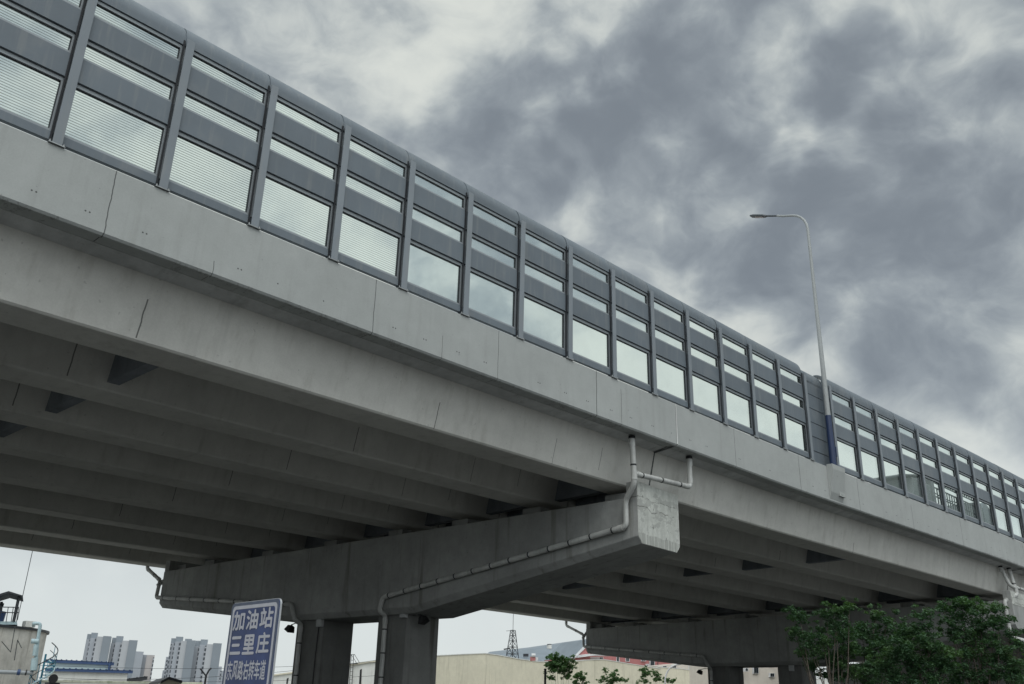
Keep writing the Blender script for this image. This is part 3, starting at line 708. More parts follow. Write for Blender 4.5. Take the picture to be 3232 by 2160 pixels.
letters('东风路右转车道', [(.085*k+i*w7, .085*k+i*w7+w7*.90, .635*k, .835*k) for i in range(7)], .005)

# ------------------------------------------------------------------ trees
def leaves(mb, c, rad, n, size, rng, flat=.8):
    for _ in range(n):
        while True:
            p = Vector((rng.uniform(-1,1), rng.uniform(-1,1), rng.uniform(-1,1)))
            if p.length < 1: break
        p = p*(.55+.45*rng.random())
        q = c+Vector((p.x*rad, p.y*rad, p.z*rad*flat))
        s = size*rng.uniform(.6,1.4)
        ax = Vector((rng.gauss(0,1), rng.gauss(0,1), rng.gauss(0,.45))).normalized(); nn = Vector((rng.gauss(0,.7), rng.gauss(0,.7), 1)).normalized()
        b = nn.cross(ax).normalized(); ax = b.cross(nn)
        mb.add([q-ax*s, q+b*s*.42+nn*s*.1, q+ax*s, q-b*s*.42+nn*s*.1], [(0,1,2,3)])
def tree(base, clumps, label, seed, leaf='leaf', size=.056, dens=1150, grp='trees in front of the piers', stems=3, name='tree', trunk_r=.045):
    rng = random.Random(seed); base = Vector(base)
    t = thing(name, base, label, 'tree' if name == 'tree' else 'bush', grp)
    tr = MB(); fork = [base+Vector((rng.uniform(-.15,.15), rng.uniform(-.15,.15), 0)) for _ in range(stems)]
    for i, (c, r) in enumerate(clumps):
        c = Vector(c); f = fork[i % stems]; top = c+Vector((0,0,-.1*r)); h = top.z-f.z
        mid = f.lerp(top,.5)+Vector((rng.uniform(-.2,.2), rng.uniform(-.2,.2), h*.1)); q = f.lerp(mid,.5)+Vector((0,0,h*.06))
        tr.tube([f, q, mid, top], .05, 6, rs=[trunk_r, trunk_r*.75, trunk_r*.5, trunk_r*.18])
    tr.build('trunk', M['bark'], t)
    cr = MB()
    for c, r in clumps:
        c = Vector(c); leaves(cr, c, r*.75, int(dens*r*r*1.1), size, rng)
        for _ in range(int(5+6*r)):
            a = rng.uniform(0, 6.28); e = rng.uniform(-.5,1)
            q = c+Vector((math.cos(a)*r*.9, math.sin(a)*r*.9, e*r*.8)); leaves(cr, q, r*.34, int(dens*r*r*.14), size, rng, .7)
    cr.build('crown', M[leaf], t); return t
def clump(px, py, D, rpx): return (at(px,py,D), rpx*D/2909/.97)
def base_of(px, D): q = at(px, 2160, D); return Vector((q.x, q.y, GZ))
TA = [(2525,1945,34,42),(2505,1990,34,22),(2545,2015,34,46),(2600,2030,34,40),(2570,2055,34,40),(2610,1945,34,36),(2640,1930,34,36),(2680,1915,34,30),(2640,1975,34,34),(2590,1990,35,30),(2660,2010,35,40),(2620,2070,35,44),(2560,2100,35,34),(2600,2125,35,34),(2530,2060,34,24)]
tree(base_of(2620,34), [clump(*c) for c in TA], 'leftmost leafy tree beneath the viaduct, pale green tips and gaps between its boughs', 3)
TB = [(2765,1940,36,30),(2800,1962,36,34),(2720,1990,36,50),(2760,2020,36,46),(2690,2050,35,44),(2650,2090,35,40),(2740,2060,36,40),(2830,2010,36,40),(2700,2125,35,45),(2640,2135,35,35),(2770,2100,36,50),(2740,2140,36,50),(2800,2050,36,44),(2680,2000,36,34),(2850,1990,36,26)]
tree(base_of(2700,36), [clump(*c) for c in TB], 'dark bushy tree standing between the leftmost tree and the tall right-hand trees', 5)
TC = [(2925,1940,33,34),(2900,1985,33,40),(2870,2030,33,60),(2940,2035,33,40),(2830,2070,33,60),(2900,2100,33,60),(2960,2090,33,45),(2820,2135,33,50),(2990,2110,33,34),(2880,2145,33,46),(2790,2100,33,40),(2950,2140,33,44),(2990,2060,33,36),(2845,2000,33,30)]
tree(base_of(2890,33), [clump(*c) for c in TC], 'low dense tree filling the space just left of the tallest tree', 8)
TD = [(2975,1918,34,32),(3035,1905,34,34),(3030,1950,34,44),(3100,1925,34,36),(3140,1920,34,30),(3150,1960,34,40),(3090,1970,34,48),(3060,2010,34,46),(3130,2020,34,44),(3170,2060,34,40),(3060,2060,34,40),(3120,2080,34,40),(3200,2100,34,44),(3140,2125,34,34),(3220,2040,34,26),(3040,2110,34,44),(3080,2140,34,44),(3010,2000,34,40),(3060,1915,34,34),(3190,2000,34,32),(3200,2140,34,46),(3010,2150,34,40)]
tree(base_of(3090,34), [clump(*c) for c in TD], 'tallest tree by the right edge, in front of the white drainpipe', 11, stems=5)

# ------------------------------------------------------------------ left background: tank, sheds, towers
M['tank'] = concrete('tank_render', (.50,.48,.44), streak=.3, blotch=.22, drips=.4); M['sky_blue'] = plain('light_blue_paint', (.36,.47,.50), .45, 0, .12, 2)
M['teal'] = plain('teal_paint', (.035,.19,.27), .5, 0, .15, 2); M['navy'] = plain('navy_roof', (.03,.062,.15), .5, 0, .15, 2)
M['white_wall'] = concrete('white_render', (.62,.62,.59), streak=.08, blotch=.06); M['cream'] = concrete('cream_render', (.64,.60,.48), streak=.14, blotch=.08)
M['bluewhite'] = plain('pale_blue_cladding', (.42,.52,.56), .5, 0, .06, 1)
M['dark_steel'] = plain('dark_steel', (.03,.033,.038), .5, .2, .15, 3)
e = at(152,1985,70); vd = Vector((e.x-CAM.x, e.y-CAM.y, 0)).normalized(); lf = Vector((-vd.y, vd.x, 0)); rtv = -lf
TR = 5.0; tc = Vector((e.x,e.y,0))+lf*TR; ZT = at(90,1976,66).z
tank = thing('storage_tank', (tc.x,tc.y,GZ), 'round stained concrete storage tank at the lower left', 'tank')
def ringpts(c, r, z, n=48): return [Vector((c.x+r*math.cos(2*math.pi*i/n), c.y+r*math.sin(2*math.pi*i/n), z)) for i in range(n)]
def lathe(c, prof, n=48):
    mb = MB(); mb.sweep([(i,0) for i in range(n)], range(len(prof)), lambda s,i,_: ringpts(c, prof[s][0], prof[s][1], n)[i], cap=True, smooth=False); return mb
lathe(tc, [(TR,GZ),(TR,ZT-.18)]).build('tank_wall', M['tank'], tank)
lathe(tc, [(TR+.14,ZT-.18),(TR+.14,ZT-.04),(TR*.4,ZT+.25)]).build('tank_roof', M['dark_steel'], tank)
q = at(92,1968,67); MB().box(q.x-.3,q.x+.3,q.y-.3,q.y+.3,ZT-.02,q.z+.12).build('roof_hatch', M['white_wall'], tank)
D_ = 64.5
MB().tube(fillet([at(106,1975,D_+1), at(106,1968,D_), at(128,1969,D_), at(120,2015,D_), at(116,2050,D_), at(110,2118,D_)], .15), .10, 10).build('fill_pipe', M['sky_blue'], tank)
for a, b, r in (((98,2024),(121,2025),.14),((114,2035),(109,2070),.13),((110,2078),(106,2116),.19)):
    MB().tube([at(*a,D_-.1), at(*b,D_-.1)], r, 12).build('pipe_valve', M['sky_blue'], tank)
MB().tube([at(-10,2121,D_), at(105,2125,D_)], .12, 10).build('ring_pipe', M['alu'], tank)
MB().tube([at(54,2122,D_), at(64,2123,D_)], .17, 10).build('pipe_flange', M['navy'], tank)
MB().tube([at(80,2123,D_), at(84,2123.5,D_)], .17, 10).build('pipe_flange', M['black'], tank)
for x0,y0,x1,y1 in ((5,2025,33,2058),(48,1975,33,2060),(55,2020,68,2046),(55,2022,45,2085)):
    MB().tube([at(x0,y0,65.2), at(x1,y1,65.2)], .025, 5).build('crack_strip', M['stain'], tank)
# shelter with pump on the platform
sh = thing('tank_shelter', at(25,1966,67), 'small roofed pump shelter with railing on top of the round tank', 'shelter')
def qd(px,py,D=67): return at(px,py,D)
def pxbox(x0,x1,y0,y1,D,th,mat,name,par,bev=0):
    mb = MB(); mb.poly_prism([at(x0,y1,D),at(x1,y1,D),at(x1,y0,D),at(x0,y0,D)], vd*th); return mb.build(name, mat, par, bev)
pxbox(-60,53,1962,1972,66,3.2,M['sky_blue'],'platform',sh)
mb = MB(); mb.poly_prism([qd(-25,1882,65.6),qd(27,1866,65.6),qd(72,1880,65.6),qd(72,1884,65.6),qd(27,1872,65.6),qd(-25,1888,65.6)], vd*3.4); mb.build('shelter_roof', M['dark_steel'], sh)
for x0,x1 in ((60,43),(-10,-20)):
    for dd in (66,69): MB().tube([qd(x0,1882,dd), qd(x1,1962,dd)], .09, 6).build('shelter_post', M['dark_steel'], sh)
for y in (1916,1933): MB().tube([qd(-40,y,65.9), qd(60,y+1.5,65.9)], .03, 5).build('rail', M['dark_steel'], sh)
for x in (-20,0,22,38,55): MB().tube([qd(x+4,1916,65.9), qd(x-3,1963,65.9)], .025, 5).build('rail_post', M['dark_steel'], sh)
pm = MB(); pm.tube([qd(-6,1962,67.5),qd(4,1930,67.5)], .3, 10); pm.build('pump_body', M['navy'], sh)
MB().tube([qd(2,1930,67.5),qd(5,1900,67.5)], .09, 8).build('pump_shaft', M['dark_steel'], sh)
MB().tube([qd(-2,1908,67.5),qd(12,1910,67.5)], .10, 8).build('pump_motor', M['dark_steel'], sh)
rod = thing('lightning_rod', at(53,1962,65.4), 'thin lightning rod rising from the tank shelter', 'rod')
p0 = at(55,1958,65.6); MB().tube([p0, p0+Vector((0,0,5.6))], .022, 5).build('mast', M['dark_steel'], rod)
# spiral stair
scn_c = at(140,2090,65); st = thing('spiral_stair', (scn_c.x,scn_c.y,GZ), 'teal spiral stair wrapped round the right side of the tank', 'stair')
zb = GZ; zt_ = at(140,2026,65).z; n = 22
for i in range(n):
    a = R(200+i*26); z = zb+(zt_-1.0-zb)*i/n; mb = MB()
    c = Vector((scn_c.x,scn_c.y,z)); u = Vector((math.cos(a),math.sin(a),0)); v = Vector((-math.sin(a),math.cos(a),0))
    mb.poly_prism([c+u*.08-v*.05,c+u*.6-v*.17,c+u*.6+v*.17,c+u*.08+v*.05], (0,0,.05)); mb.build('tread', M['teal'], st)
hel = lambda r, dz: [Vector((scn_c.x+r*math.cos(R(200+i*13)), scn_c.y+r*math.sin(R(200+i*13)), zb+(zt_-1.0-zb)*i/44+dz)) for i in range(45)]
MB().tube(hel(.62,.0), .05, 6).build('stringer', M['sky_blue'], st); MB().tube(hel(.62,1.0), .03, 6).build('handrail', M['dark_steel'], st); MB().tube(hel(.62,.55), .02, 5).build('mid_rail', M['dark_steel'], st)
for i in range(0,45,3):
    p = hel(.62,0)[i]; MB().tube([p,p+Vector((0,0,1.0))], .02, 5).build('baluster', M['teal'], st)
MB().tube([(scn_c.x,scn_c.y,zb),(scn_c.x,scn_c.y,zt_-.7)], .06, 8).build('newel', M['teal'], st)
# barrel, low wall, sheds
bq = at(168,2143,61); bar = thing('barrel', (bq.x,bq.y,GZ), 'round black barrel end beside the spiral stair', 'barrel')
MB().tube([bq-vd*.4, bq+vd*.6], .24, 20).build('barrel_body', M['black'], bar); MB().box(bq.x-.3,bq.x+.3,bq.y-.3,bq.y+.3,GZ,bq.z-.2).build('barrel_stand', M['dark_steel'], bar)
A, B = at(-160,2143,72), at(640,2154,72)
lw = thing('boundary_wall', ((A.x+B.x)/2,(A.y+B.y)/2,GZ), 'pale low boundary wall whose mossy coping runs along the lower left edge', 'wall')
nv = Vector((-(B-A).y,(B-A).x,0)).normalized()*.22
M['coping'] = concrete('mossy_coping', (.50,.52,.42), streak=.3, blotch=.3, dirt=(.35,.45,.3))
MB().poly_prism([Vector((A.x,A.y,GZ)),Vector((B.x,B.y,GZ)),B-Vector((0,0,.12)),A-Vector((0,0,.12))], nv).build('wall_body', M['white_wall'], lw)
MB().poly_prism([A-nv*.2-Vector((0,0,.12)),B-nv*.2-Vector((0,0,.12)),B-nv*.2,A-nv*.2], nv*1.4).build('coping', M['coping'], lw, bevel=.02)
def shed(pts_top, D, depth, eave_h, wallm, roofm, label, roof_rise, name='shed', cat='shed'):
    (x0,y0),(x1,y1) = pts_top; a, b = at(x0,y0,D), at(x1,y1,D)
    t = thing(name, ((a.x+b.x)/2,(a.y+b.y)/2,GZ), label, cat)
    MB().poly_prism([Vector((a.x,a.y,GZ)),Vector((b.x,b.y,GZ)),b-Vector((0,0,eave_h)),a-Vector((0,0,eave_h))], vd*depth).build('wall', wallm, t)
    dr = (b-a).normalized(); o = dr*.35
    mb = MB(); mb.poly_prism([a-o-vd*.3-Vector((0,0,eave_h)), b+o-vd*.3-Vector((0,0,eave_h)), b+o-vd*.3, a-o-vd*.3], vd*.32)
    mb.poly_prism([a-o-vd*.3, b+o-vd*.3, b+o+vd*depth*.5+Vector((0,0,roof_rise)), a-o+vd*depth*.5+Vector((0,0,roof_rise))], (0,0,-.08))
    nrib = int((b-a).length/.45)
    for i in range(nrib+1):
        p = a.lerp(b, i/nrib); mb.box(p.x-.05,p.x+.05,p.y-.33,p.y-.2,p.z-.02,p.z+.06)
    mb.build('roof', roofm, t); return t
shed([(158,2110),(405,2117)], 88, 8, .22, M['white_wall'], M['navy'], 'long low white shed with dark ribbed eaves, beneath the blue-roofed shed', .05)
t_ = shed([(158,2082),(348,2091)], 104, 8, .28, M['bluewhite'], M['navy'], 'pale blue shed with navy ribbed roof behind the low white shed', .05)
a_, b_ = at(347,2094,103.6), at(347,2112,103.6); MB().tube([a_,Vector((a_.x,a_.y,GZ))], .12, 6).build('downpipe', M['navy'], t_)
# small gabled shed peeking over the wall, and a grey stall
def gable(px0,px1,pxa,ye0,ya,ye1,D,depth,wallm,roofm,label,name='shed',cat='shed'):
    a,b,c = at(px0,ye0,D), at(px1,ye1,D), at(pxa,ya,D)
    t = thing(name, ((a.x+b.x)/2,(a.y+b.y)/2,GZ), label, cat)
    MB().poly_prism([Vector((a.x,a.y,GZ)),Vector((b.x,b.y,GZ)),b,c,a], vd*depth).build('wall', wallm, t)
    up = Vector((0,0,.12)); MB().poly_prism([a-vd*.3,c-vd*.3,b-vd*.3,b+up-vd*.3,c+up-vd*.3,a+up-vd*.3], vd*(depth+.6)).build('roof', roofm, t); return t
gable(505,572,531,2158,2145,2157,52,5,M['cream'],M['dark_steel'],'small dark-roofed gable peeking above the boundary wall')
shed([(404,2143),(452,2137)], 95, 4, .3, M['box_grey'], M['dark_steel'], 'low grey lean-to between the white shed and the pale towers', .05)

# apartment towers
M['apart'] = plain('apartment_render', (.36,.385,.42), .8, 0, .05, .08); M['apart_light'] = plain('apartment_light', (.43,.445,.465), .8, 0, .05, .08)
M['apart_dark'] = plain('apartment_roof', (.24,.27,.30), .8, 0, .05, .08)
def strip_mat():
    mt, nt, b = new_mat('apartment_windows'); sp_ = N(nt, 'ShaderNodeSeparateXYZ'); nt.links.new(N(nt, 'ShaderNodeNewGeometry').outputs['Position'], sp_.inputs[0])
    k = mathn(nt, 'LESS_THAN', mathn(nt, 'FRACT', mathn(nt, 'MULTIPLY', sp_.outputs[2], 1/2.9)), .62)
    nt.links.new(mixc(nt, k, (.40,.42,.45), (.06,.07,.085)), b.inputs['Base Color']); b.inputs['Roughness'].default_value = .5; return mt
M['apart_win'] = strip_mat()
M['apart_pink'] = plain('apartment_gable', (.46,.43,.42), .8, 0, .05, .08)
def tower(blocks, wins, D, label, extra=()):
    """blocks: (x0,x1,ytop,depth offset m,material,name) in photo pixels at distance D"""
    xs = [b[0] for b in blocks]+[b[1] for b in blocks]; c = at(sum(xs)/len(xs),2160,D)
    t = thing('apartment_building', (c.x,c.y,GZ), label, 'apartment block', 'apartment blocks on the skyline')
    vd2 = Vector((c.x-CAM.x,c.y-CAM.y,0)).normalized(); sd2 = Vector((vd2.y,-vd2.x,0)); mpp = D/2909/.98
    def fr(px, off): 
        q = at(px,2160,D); return Vector((q.x,q.y,0))+vd2*off
    for x0,x1,yt,off,mat,nm,*dep in blocks:
        # x given at the foot: walls stand upright
        z = at((x0+x1)/2,yt,D+off).z; mb = MB(); dp = dep[0] if dep else 14
        a, b = fr(x0,off), fr(x1,off); zb = GZ
        mb.poly_prism([Vector((a.x,a.y,zb)),Vector((b.x,b.y,zb)),Vector((b.x,b.y,z)),Vector((a.x,a.y,z))], vd2*dp); mb.build(nm, M[mat], t)
    for x, y0, y1, off, wpx, nf in wins:
        z0, z1 = at(x,y1,D+off).z, at(x,y0,D+off).z
        a = fr(x-wpx/2,off-.25); b = fr(x+wpx/2,off-.25)
        MB().poly_prism([Vector((a.x,a.y,z0)),Vector((b.x,b.y,z0)),Vector((b.x,b.y,z1)),Vector((a.x,a.y,z1))], vd2*.4).build('window_strip', M['apart_win'], t)
    return t
# x at the foot of the frame (walls lean outwards in the picture): foot = x - lean
def lx(x, y): return x-(2160-y)*(1817-x)/(9250)
def TB_(x0,x1,y,off,mat,nm,*d): return (lx(x0,y),lx(x1,y),y,off,mat,nm,*d)
def WC(x,y0,y1,off,wpx,nf): return (lx(x,y0),y0,y1,off-.4,wpx*1.35,nf)
tower([TB_(271,284,2017,3,'apart','wall'),TB_(283,307,2013,0,'apart','wall'),TB_(303,350,2009,-3,'apart_light','wall'),TB_(348,364,2030,3,'apart','wall'),TB_(362,388,2027,0,'apart','wall'),TB_(384,430,2022,-3,'apart_light','wall'),TB_(420,432,2030,6,'apart_pink','wall'),
       TB_(272,284,2000,6,'apart_dark','roof_house',8),TB_(285,306,1996,4,'apart_dark','roof_house',8),TB_(323,349,2007,-4,'apart_dark','roof_slab',3),TB_(352,366,2012,6,'apart_dark','roof_house',8),TB_(365,388,2007,4,'apart_dark','roof_house',8),TB_(405,432,2020,-4,'apart_dark','roof_slab',3)],
      [WC(281,2018,2105,3,2,18),WC(300.5,2014,2105,0,4,22),WC(324,2015,2105,-3,1.8,20),WC(346.5,2015,2105,-3,2.2,20),WC(360.3,2031,2105,3,2.6,18),WC(381.5,2028,2112,0,4,20),WC(406,2027,2112,-3,2,20)], 690, 'left pale grey apartment towers rising behind the navy-roofed shed')
tower([TB_(537,552,2029,3,'apart','wall'),TB_(551,575,2025,0,'apart','wall'),TB_(570,614,2023,-3,'apart_light','wall'),TB_(612,632,2039,3,'apart','wall'),TB_(629,655,2035,0,'apart','wall'),TB_(651,680,2033,-3,'apart_light','wall'),TB_(674,697,2032,-2.5,'apart_pink','wall'),
       TB_(538,553,2014,6,'apart_dark','roof_house',8),TB_(553,576,2009,4,'apart_dark','roof_house',8),TB_(582,604,2016,0,'apart_dark','roof_house',6),TB_(588,615,2020.5,-4,'apart_dark','roof_slab',3),TB_(615,632,2022,6,'apart_dark','roof_house',8),TB_(632,655,2018,4,'apart_dark','roof_house',8),TB_(671,698,2030,-4,'apart_dark','roof_slab',3)],
      [WC(538.6,2032,2158,3,2,22),WC(549,2030,2158,3,3,24),WC(567.2,2027,2158,0,4.6,24),WC(593,2028,2158,-3,2,24),WC(611.5,2026,2158,-3,2.2,24),WC(627,2040,2158,3,2.8,22),WC(648,2038,2158,0,4.6,22),WC(675,2037,2158,-3,2,24),WC(688.5,2045,2158,-2.5,7,8)], 690, 'right pale grey apartment towers just left of the blue sign')
tower([TB_(420,452,2056,0,'apart','wall'),TB_(448,487,2067,4,'apart','wall'),TB_(462,487,2068,2,'apart_pink','wall')], [WC(447,2070,2150,1.5,3,16),WC(484,2075,2150,1.5,3,16)], 760, 'lower blue-grey apartment block between the two tower groups')
tower([TB_(523,534,2073,0,'apart','wall'),TB_(513,522,2116,3,'apart','wall')], [WC(527,2076,2150,-.2,2.5,14)], 820, 'narrow pale block peeping from the left of the right tower group')
tower([TB_(688,700,2104,0,'apart','wall'),TB_(698,712,2117,0,'apart','wall')], [WC(697,2118,2150,-.2,2.5,6)], 820, 'small distant block between the right tower group and the blue sign')
# small branched lamp before the towers
q = at(650,2134,60); ld = thing('street_lamp', (q.x,q.y,GZ), 'little dark two-armed street lamp in front of the right towers', 'street lamp')
MB().tube([(q.x,q.y,GZ),q], .06, 6).build('pole', M['dark_steel'], ld); MB().tube([q, at(632,2111,60)], .05, 6).build('arm', M['dark_steel'], ld); MB().tube(fillet([q, at(660,2115,60), at(667,2109,60)],.2), .05, 6).build('arm', M['dark_steel'], ld)
# overhead wires
for (x0,y0),(x1,y1),D in (((330,2086),(1250,2086),75),((480,2130),(1250,2128),80),((600,2141),(1250,2072),70)):
    pa, pb = at(x0-400,y0+6,D), at(x1+40,y1-2,D)
    t = thing('overhead_wire', (pa+pb)/2, {2086:'upper thin overhead wire crossing before the pale towers',2130:'middle thin overhead wire crossing low before the pale towers',2141:'lowest thin overhead wire beside the blue sign'}[y0], 'wire', 'overhead wires')
    MB().tube([pa.lerp(pb,i/8)-Vector((0,0,.5*math.sin(math.pi*i/8))) for i in range(9)], .012, 4).build('cable', M['dark_steel'], t)

# ------------------------------------------------------------------ between and beyond the columns
a, b = at(850,2136,96), at(1215,2086,86)
wb_ = thing('building', ((a.x+b.x)/2,(a.y+b.y)/2,GZ), 'white rendered building seen between the two columns of the nearest pier', 'building')
dp = Vector((-(b-a).y,(b-a).x,0)).normalized()*8
MB().poly_prism([Vector((a.x,a.y,GZ)),Vector((b.x,b.y,GZ)),b,a], dp).build('wall', M['white_wall'], wb_)
MB().poly_prism([a-dp*.02,b-dp*.02,b-dp*.02+Vector((0,0,.12)),a-dp*.02+Vector((0,0,.12))], dp*1.04).build('coping', M['cream'], wb_)
def onwall(px, py):
    d = FW+SX*((px-1616)/2909)-UX*((py-1080)/2909); nn = dp.normalized(); return CAM+d*(((a-CAM).dot(nn)-.06)/d.dot(nn))
MB().poly_prism([onwall(1133,2160),onwall(1139,2160),onwall(1141,2112),onwall(1136,2115)], dp*.004).build('window', M['black'], wb_)
MB().poly_prism([onwall(903,2160),onwall(907,2160),onwall(910,2140),onwall(905,2142)], dp*.004).build('window', M['black'], wb_)
t = thing('ladder', onwall(1115,2150), 'black steel ladder with hooped rail fixed to the white building', 'ladder')
def ow(px,py,o=.25): return onwall(px,py)-dp.normalized()*o
for x0,x1 in ((1115,1108),(1122,1117)): MB().tube([ow(x0,2068), ow(x1,2165)], .028, 6).build('stile', M['black'], t)
for i in range(8): y = 2085+i*12; MB().tube([ow(1113.6-(y-2085)*.07,y), ow(1121-(y-2085)*.06,y)], .02, 5).build('rung', M['black'], t)
for x0 in (1115,1125): MB().tube([ow(x0,2067),ow(x0+12,2096,.0)], .022, 5).build('brace', M['black'], t)
MB().tube([ow(1112,2067),ow(1126,2067)], .022, 5).build('top_rail', M['black'], t); MB().tube([ow(1108,2098),ow(1135,2096)], .03, 5).build('top_rail', M['black'], t)

# cream wall made of a long run and a right-hand run
def wallrun(tops, D0, D1, th, mat, label, name='wall', cat='wall', group=None):
    n = len(tops); P3 = [at(x,y,D0+(D1-D0)*(x-tops[0][0])/(tops[-1][0]-tops[0][0])) for x,y in tops]
    # keep the run straight in plan
    A, B = P3[0], P3[-1]; out = []
    for (x,y) in tops:
        d = FW+SX*((x-1616)/2909)-UX*((y-1080)/2909); nn = Vector((-(B-A).y,(B-A).x,0)).normalized(); out.append(CAM+d*((A-CAM).dot(nn)/d.dot(nn)))
    t = thing(name, ((A.x+B.x)/2,(A.y+B.y)/2,GZ), label, cat, group); nn = Vector((-(B-A).y,(B-A).x,0)).normalized()*th
    MB().poly_prism([Vector((A.x,A.y,GZ)),Vector((B.x,B.y,GZ))]+out[::-1], nn).build('wall_body', mat, t)
    cp_ = MB()
    for i in range(n-1):
        cp_.poly_prism([out[i]-nn*.15,out[i+1]-nn*.15,out[i+1]-nn*.15+Vector((0,0,.07)),out[i]-nn*.15+Vector((0,0,.07))], nn*1.3)
    cp_.build('coping', M['white_wall'], t); return t, out, nn
wallrun([(1300,2075),(1460,2067),(1530,2064),(1570,2069),(1640,2082),(1700,2090),(1800,2089),(1850,2085),(1904,2083),(1960,2092),(2040,2105),(2085,2112)], 84, 114, .35, M['cream'], 'long cream rendered wall seen under the viaduct, black stains along it')
wallrun([(2078,2107),(2150,2112),(2240,2128),(2330,2140),(2420,2152)], 115, 128, .35, M['cream'], 'lower stretch of cream wall behind the small white street lamp')
wallrun([(2335,2124),(2400,2121),(2455,2128)], 112, 118, .35, M['cream'], 'short cream wall seen between the columns of the middle pier')
wallrun([(2555,2143),(2700,2150),(2900,2158)], 150, 170, .35, M['white_wall'], 'white wall glimpsed below the farthest pier behind the trees')
# grey-roofed building, red building, cream annex
M['roof_grey'] = plain('grey_sheet_roof', (.20,.235,.265), .5, 0, .12, .35); M['red'] = concrete('pink_red_brick', (.42,.175,.17), streak=.06, blotch=.08); M['win_frame'] = plain('window_frame_white', (.6,.6,.6), .5)
M['pinkcream'] = concrete('pale_pink_render', (.58,.53,.47), streak=.05, blotch=.06)
def pv(px,py,D): return at(px,py,D)
gr = thing('house', (*pv(1700,2100,165).xy,GZ), 'building with a broad grey sheet roof behind the cream wall', 'house')
MB().add([pv(1520,2076,152),pv(1815,2100,152),pv(1860,2016,176),pv(1545,2062,176)], [(0,1,2,3)]).poly_prism([pv(1520,2076,152),pv(1815,2092,152),pv(1880,2020,176),pv(1545,2058,176)], (0,0,-.15)).build('roof', M['roof_grey'], gr)
A, B, C_, D__ = pv(1520,2080,152.4), pv(1812,2096,152.4), pv(1878,2024,175.6), pv(1545,2062,175.6)
MB().poly_prism([Vector((p.x,p.y,GZ)) for p in (A,B,C_,D__)], (0,0,A.z-.4-GZ)).build('wall', M['cream'], gr)
def pxb(x0,x1,y0,y1,D,th,mat,nm,par): return pxbox(x0,x1,y0,y1,D,th,mat,nm,par)
vent = pxb(1731,1741,2036,2048,163,.6,M['white_wall'],'chimney',gr); MB().poly_prism([at(1730,2036,163),at(1742,2036,163),at(1740,2033,163),at(1732,2033,163)], vd*.5).build('cowl', M['dark_steel'], vent)
pxb(1654,1668,2064,2073,154,.3,M['dark_steel'],'skylight',gr)
q0 = at(1685,2084,92); wh = thing('water_heater', q0, 'white and red roof water heater drum above the cream wall', 'water heater')
MB().tube([at(1678,2069,92),at(1690,2069,92)], .17, 12).build('drum', M['win_frame'], wh); pxb(1678,1690,2073,2086,92,.3,M['red'],'stand',wh); pxb(1691,1698,2075,2086,92,.25,M['win_frame'],'cabinet',wh)
rb = thing('house', (*pv(2000,2090,140).xy,GZ), 'pink-red brick house behind the cream wall, white windows', 'house')
DR = 138
MB().poly_prism([Vector((*at(1812,2090,DR).xy,GZ)),Vector((*at(2205,2090,DR+8).xy,GZ)),at(2205,2040,DR+8),at(1880,2030,DR+1),at(1843,2048,DR),at(1812,2078,DR)], vd*9).build('wall', M['red'], rb)
MB().poly_prism([at(1810,2077,DR-.2),at(1840,2046,DR-.2),at(1870,2018,DR-.2),at(1870,2022,DR-.2),at(1842,2052,DR-.2),at(1812,2081,DR-.2)], vd*.35).build('gable_trim', M['win_frame'], rb)
MB().poly_prism([at(1810,2077.5,DR+.2),at(1840,2046.5,DR+.2),at(1870,2018.5,DR+.2),at(1870,2021.5,DR+.2),at(1842,2051.5,DR+.2),at(1812,2080.5,DR+.2)], vd*9).build('roof', M['roof_grey'], rb)
cn = MB(); cn.poly_prism([at(1824,2073,DR-1.5),at(1880,2064,DR-1.5),at(1937,2068,DR-1.5),at(1937,2071,DR-1.5),at(1880,2069,DR-1.5),at(1824,2076,DR-1.5)], vd*1.9); cn.build('canopy', M['win_frame'], rb)
MB().poly_prism([at(1826,2069,DR-.8),at(1862,2064,DR-.8),at(1862,2066,DR-.8),at(1826,2071,DR-.8)], vd*1.0).build('canopy', M['win_frame'], rb)
def window(x0,x1,y0,y1,D,par,bars=1):
    f = pxbox(x0-1.2,x1+1.2,y0-1,y1+1.6,D,.3,M['win_frame'],'window',par); ORG[f] = ORG[par]
    xs = [x0+(x1-x0)*i/(bars+1) for i in range(bars+2)]
    for i in range(bars+1): pxbox(xs[i]+.4,xs[i+1]-.4,y0,y1,D-.03,.02,M['glass_dark'],'pane',f)
pxbox(1836,1893,2074,2088,DR+.45,.1,M['apart_pink'],'shopfront',rb); window(1893,1903,2075,2082,DR+.6,rb)
window(1947,1954,2069,2090,DR+2,rb,0); window(1976,1986,2068,2087,DR+2.6,rb); window(2025,2038,2072,2086,DR+3.6,rb); window(2053,2066,2084,2106,DR+4,rb,0)
ac = thing('air_conditioner', at(2044,2100,DR+3.6), 'small white air conditioner beside the dark window of the pink-red house', 'air conditioner'); pxbox(2041,2048,2096,2104,DR+3.4,.4,M['win_frame'],'casing',ac); MB().tube([at(2044.5,2100,DR+3.38),at(2044.5,2100,DR+3.36)], .08, 12).build('fan_grille', M['dark_steel'], ac)
MB().tube([at(2077,2078,DR+4.2),at(2076,2110,DR+4.2)], .06, 6).build('downpipe', M['dark_steel'], rb)
cb_ = thing('house', (*pv(2170,2110,130).xy,GZ), 'cream annex with dark windows right of the pink-red house', 'house')
MB().poly_prism([Vector((*at(2078,2160,130).xy,GZ)),Vector((*at(2215,2160,130).xy,GZ)),at(2215,2088,130),at(2192,2091,130),at(2078,2101,130)], vd*5).build('wall', M['pinkcream'], cb_)
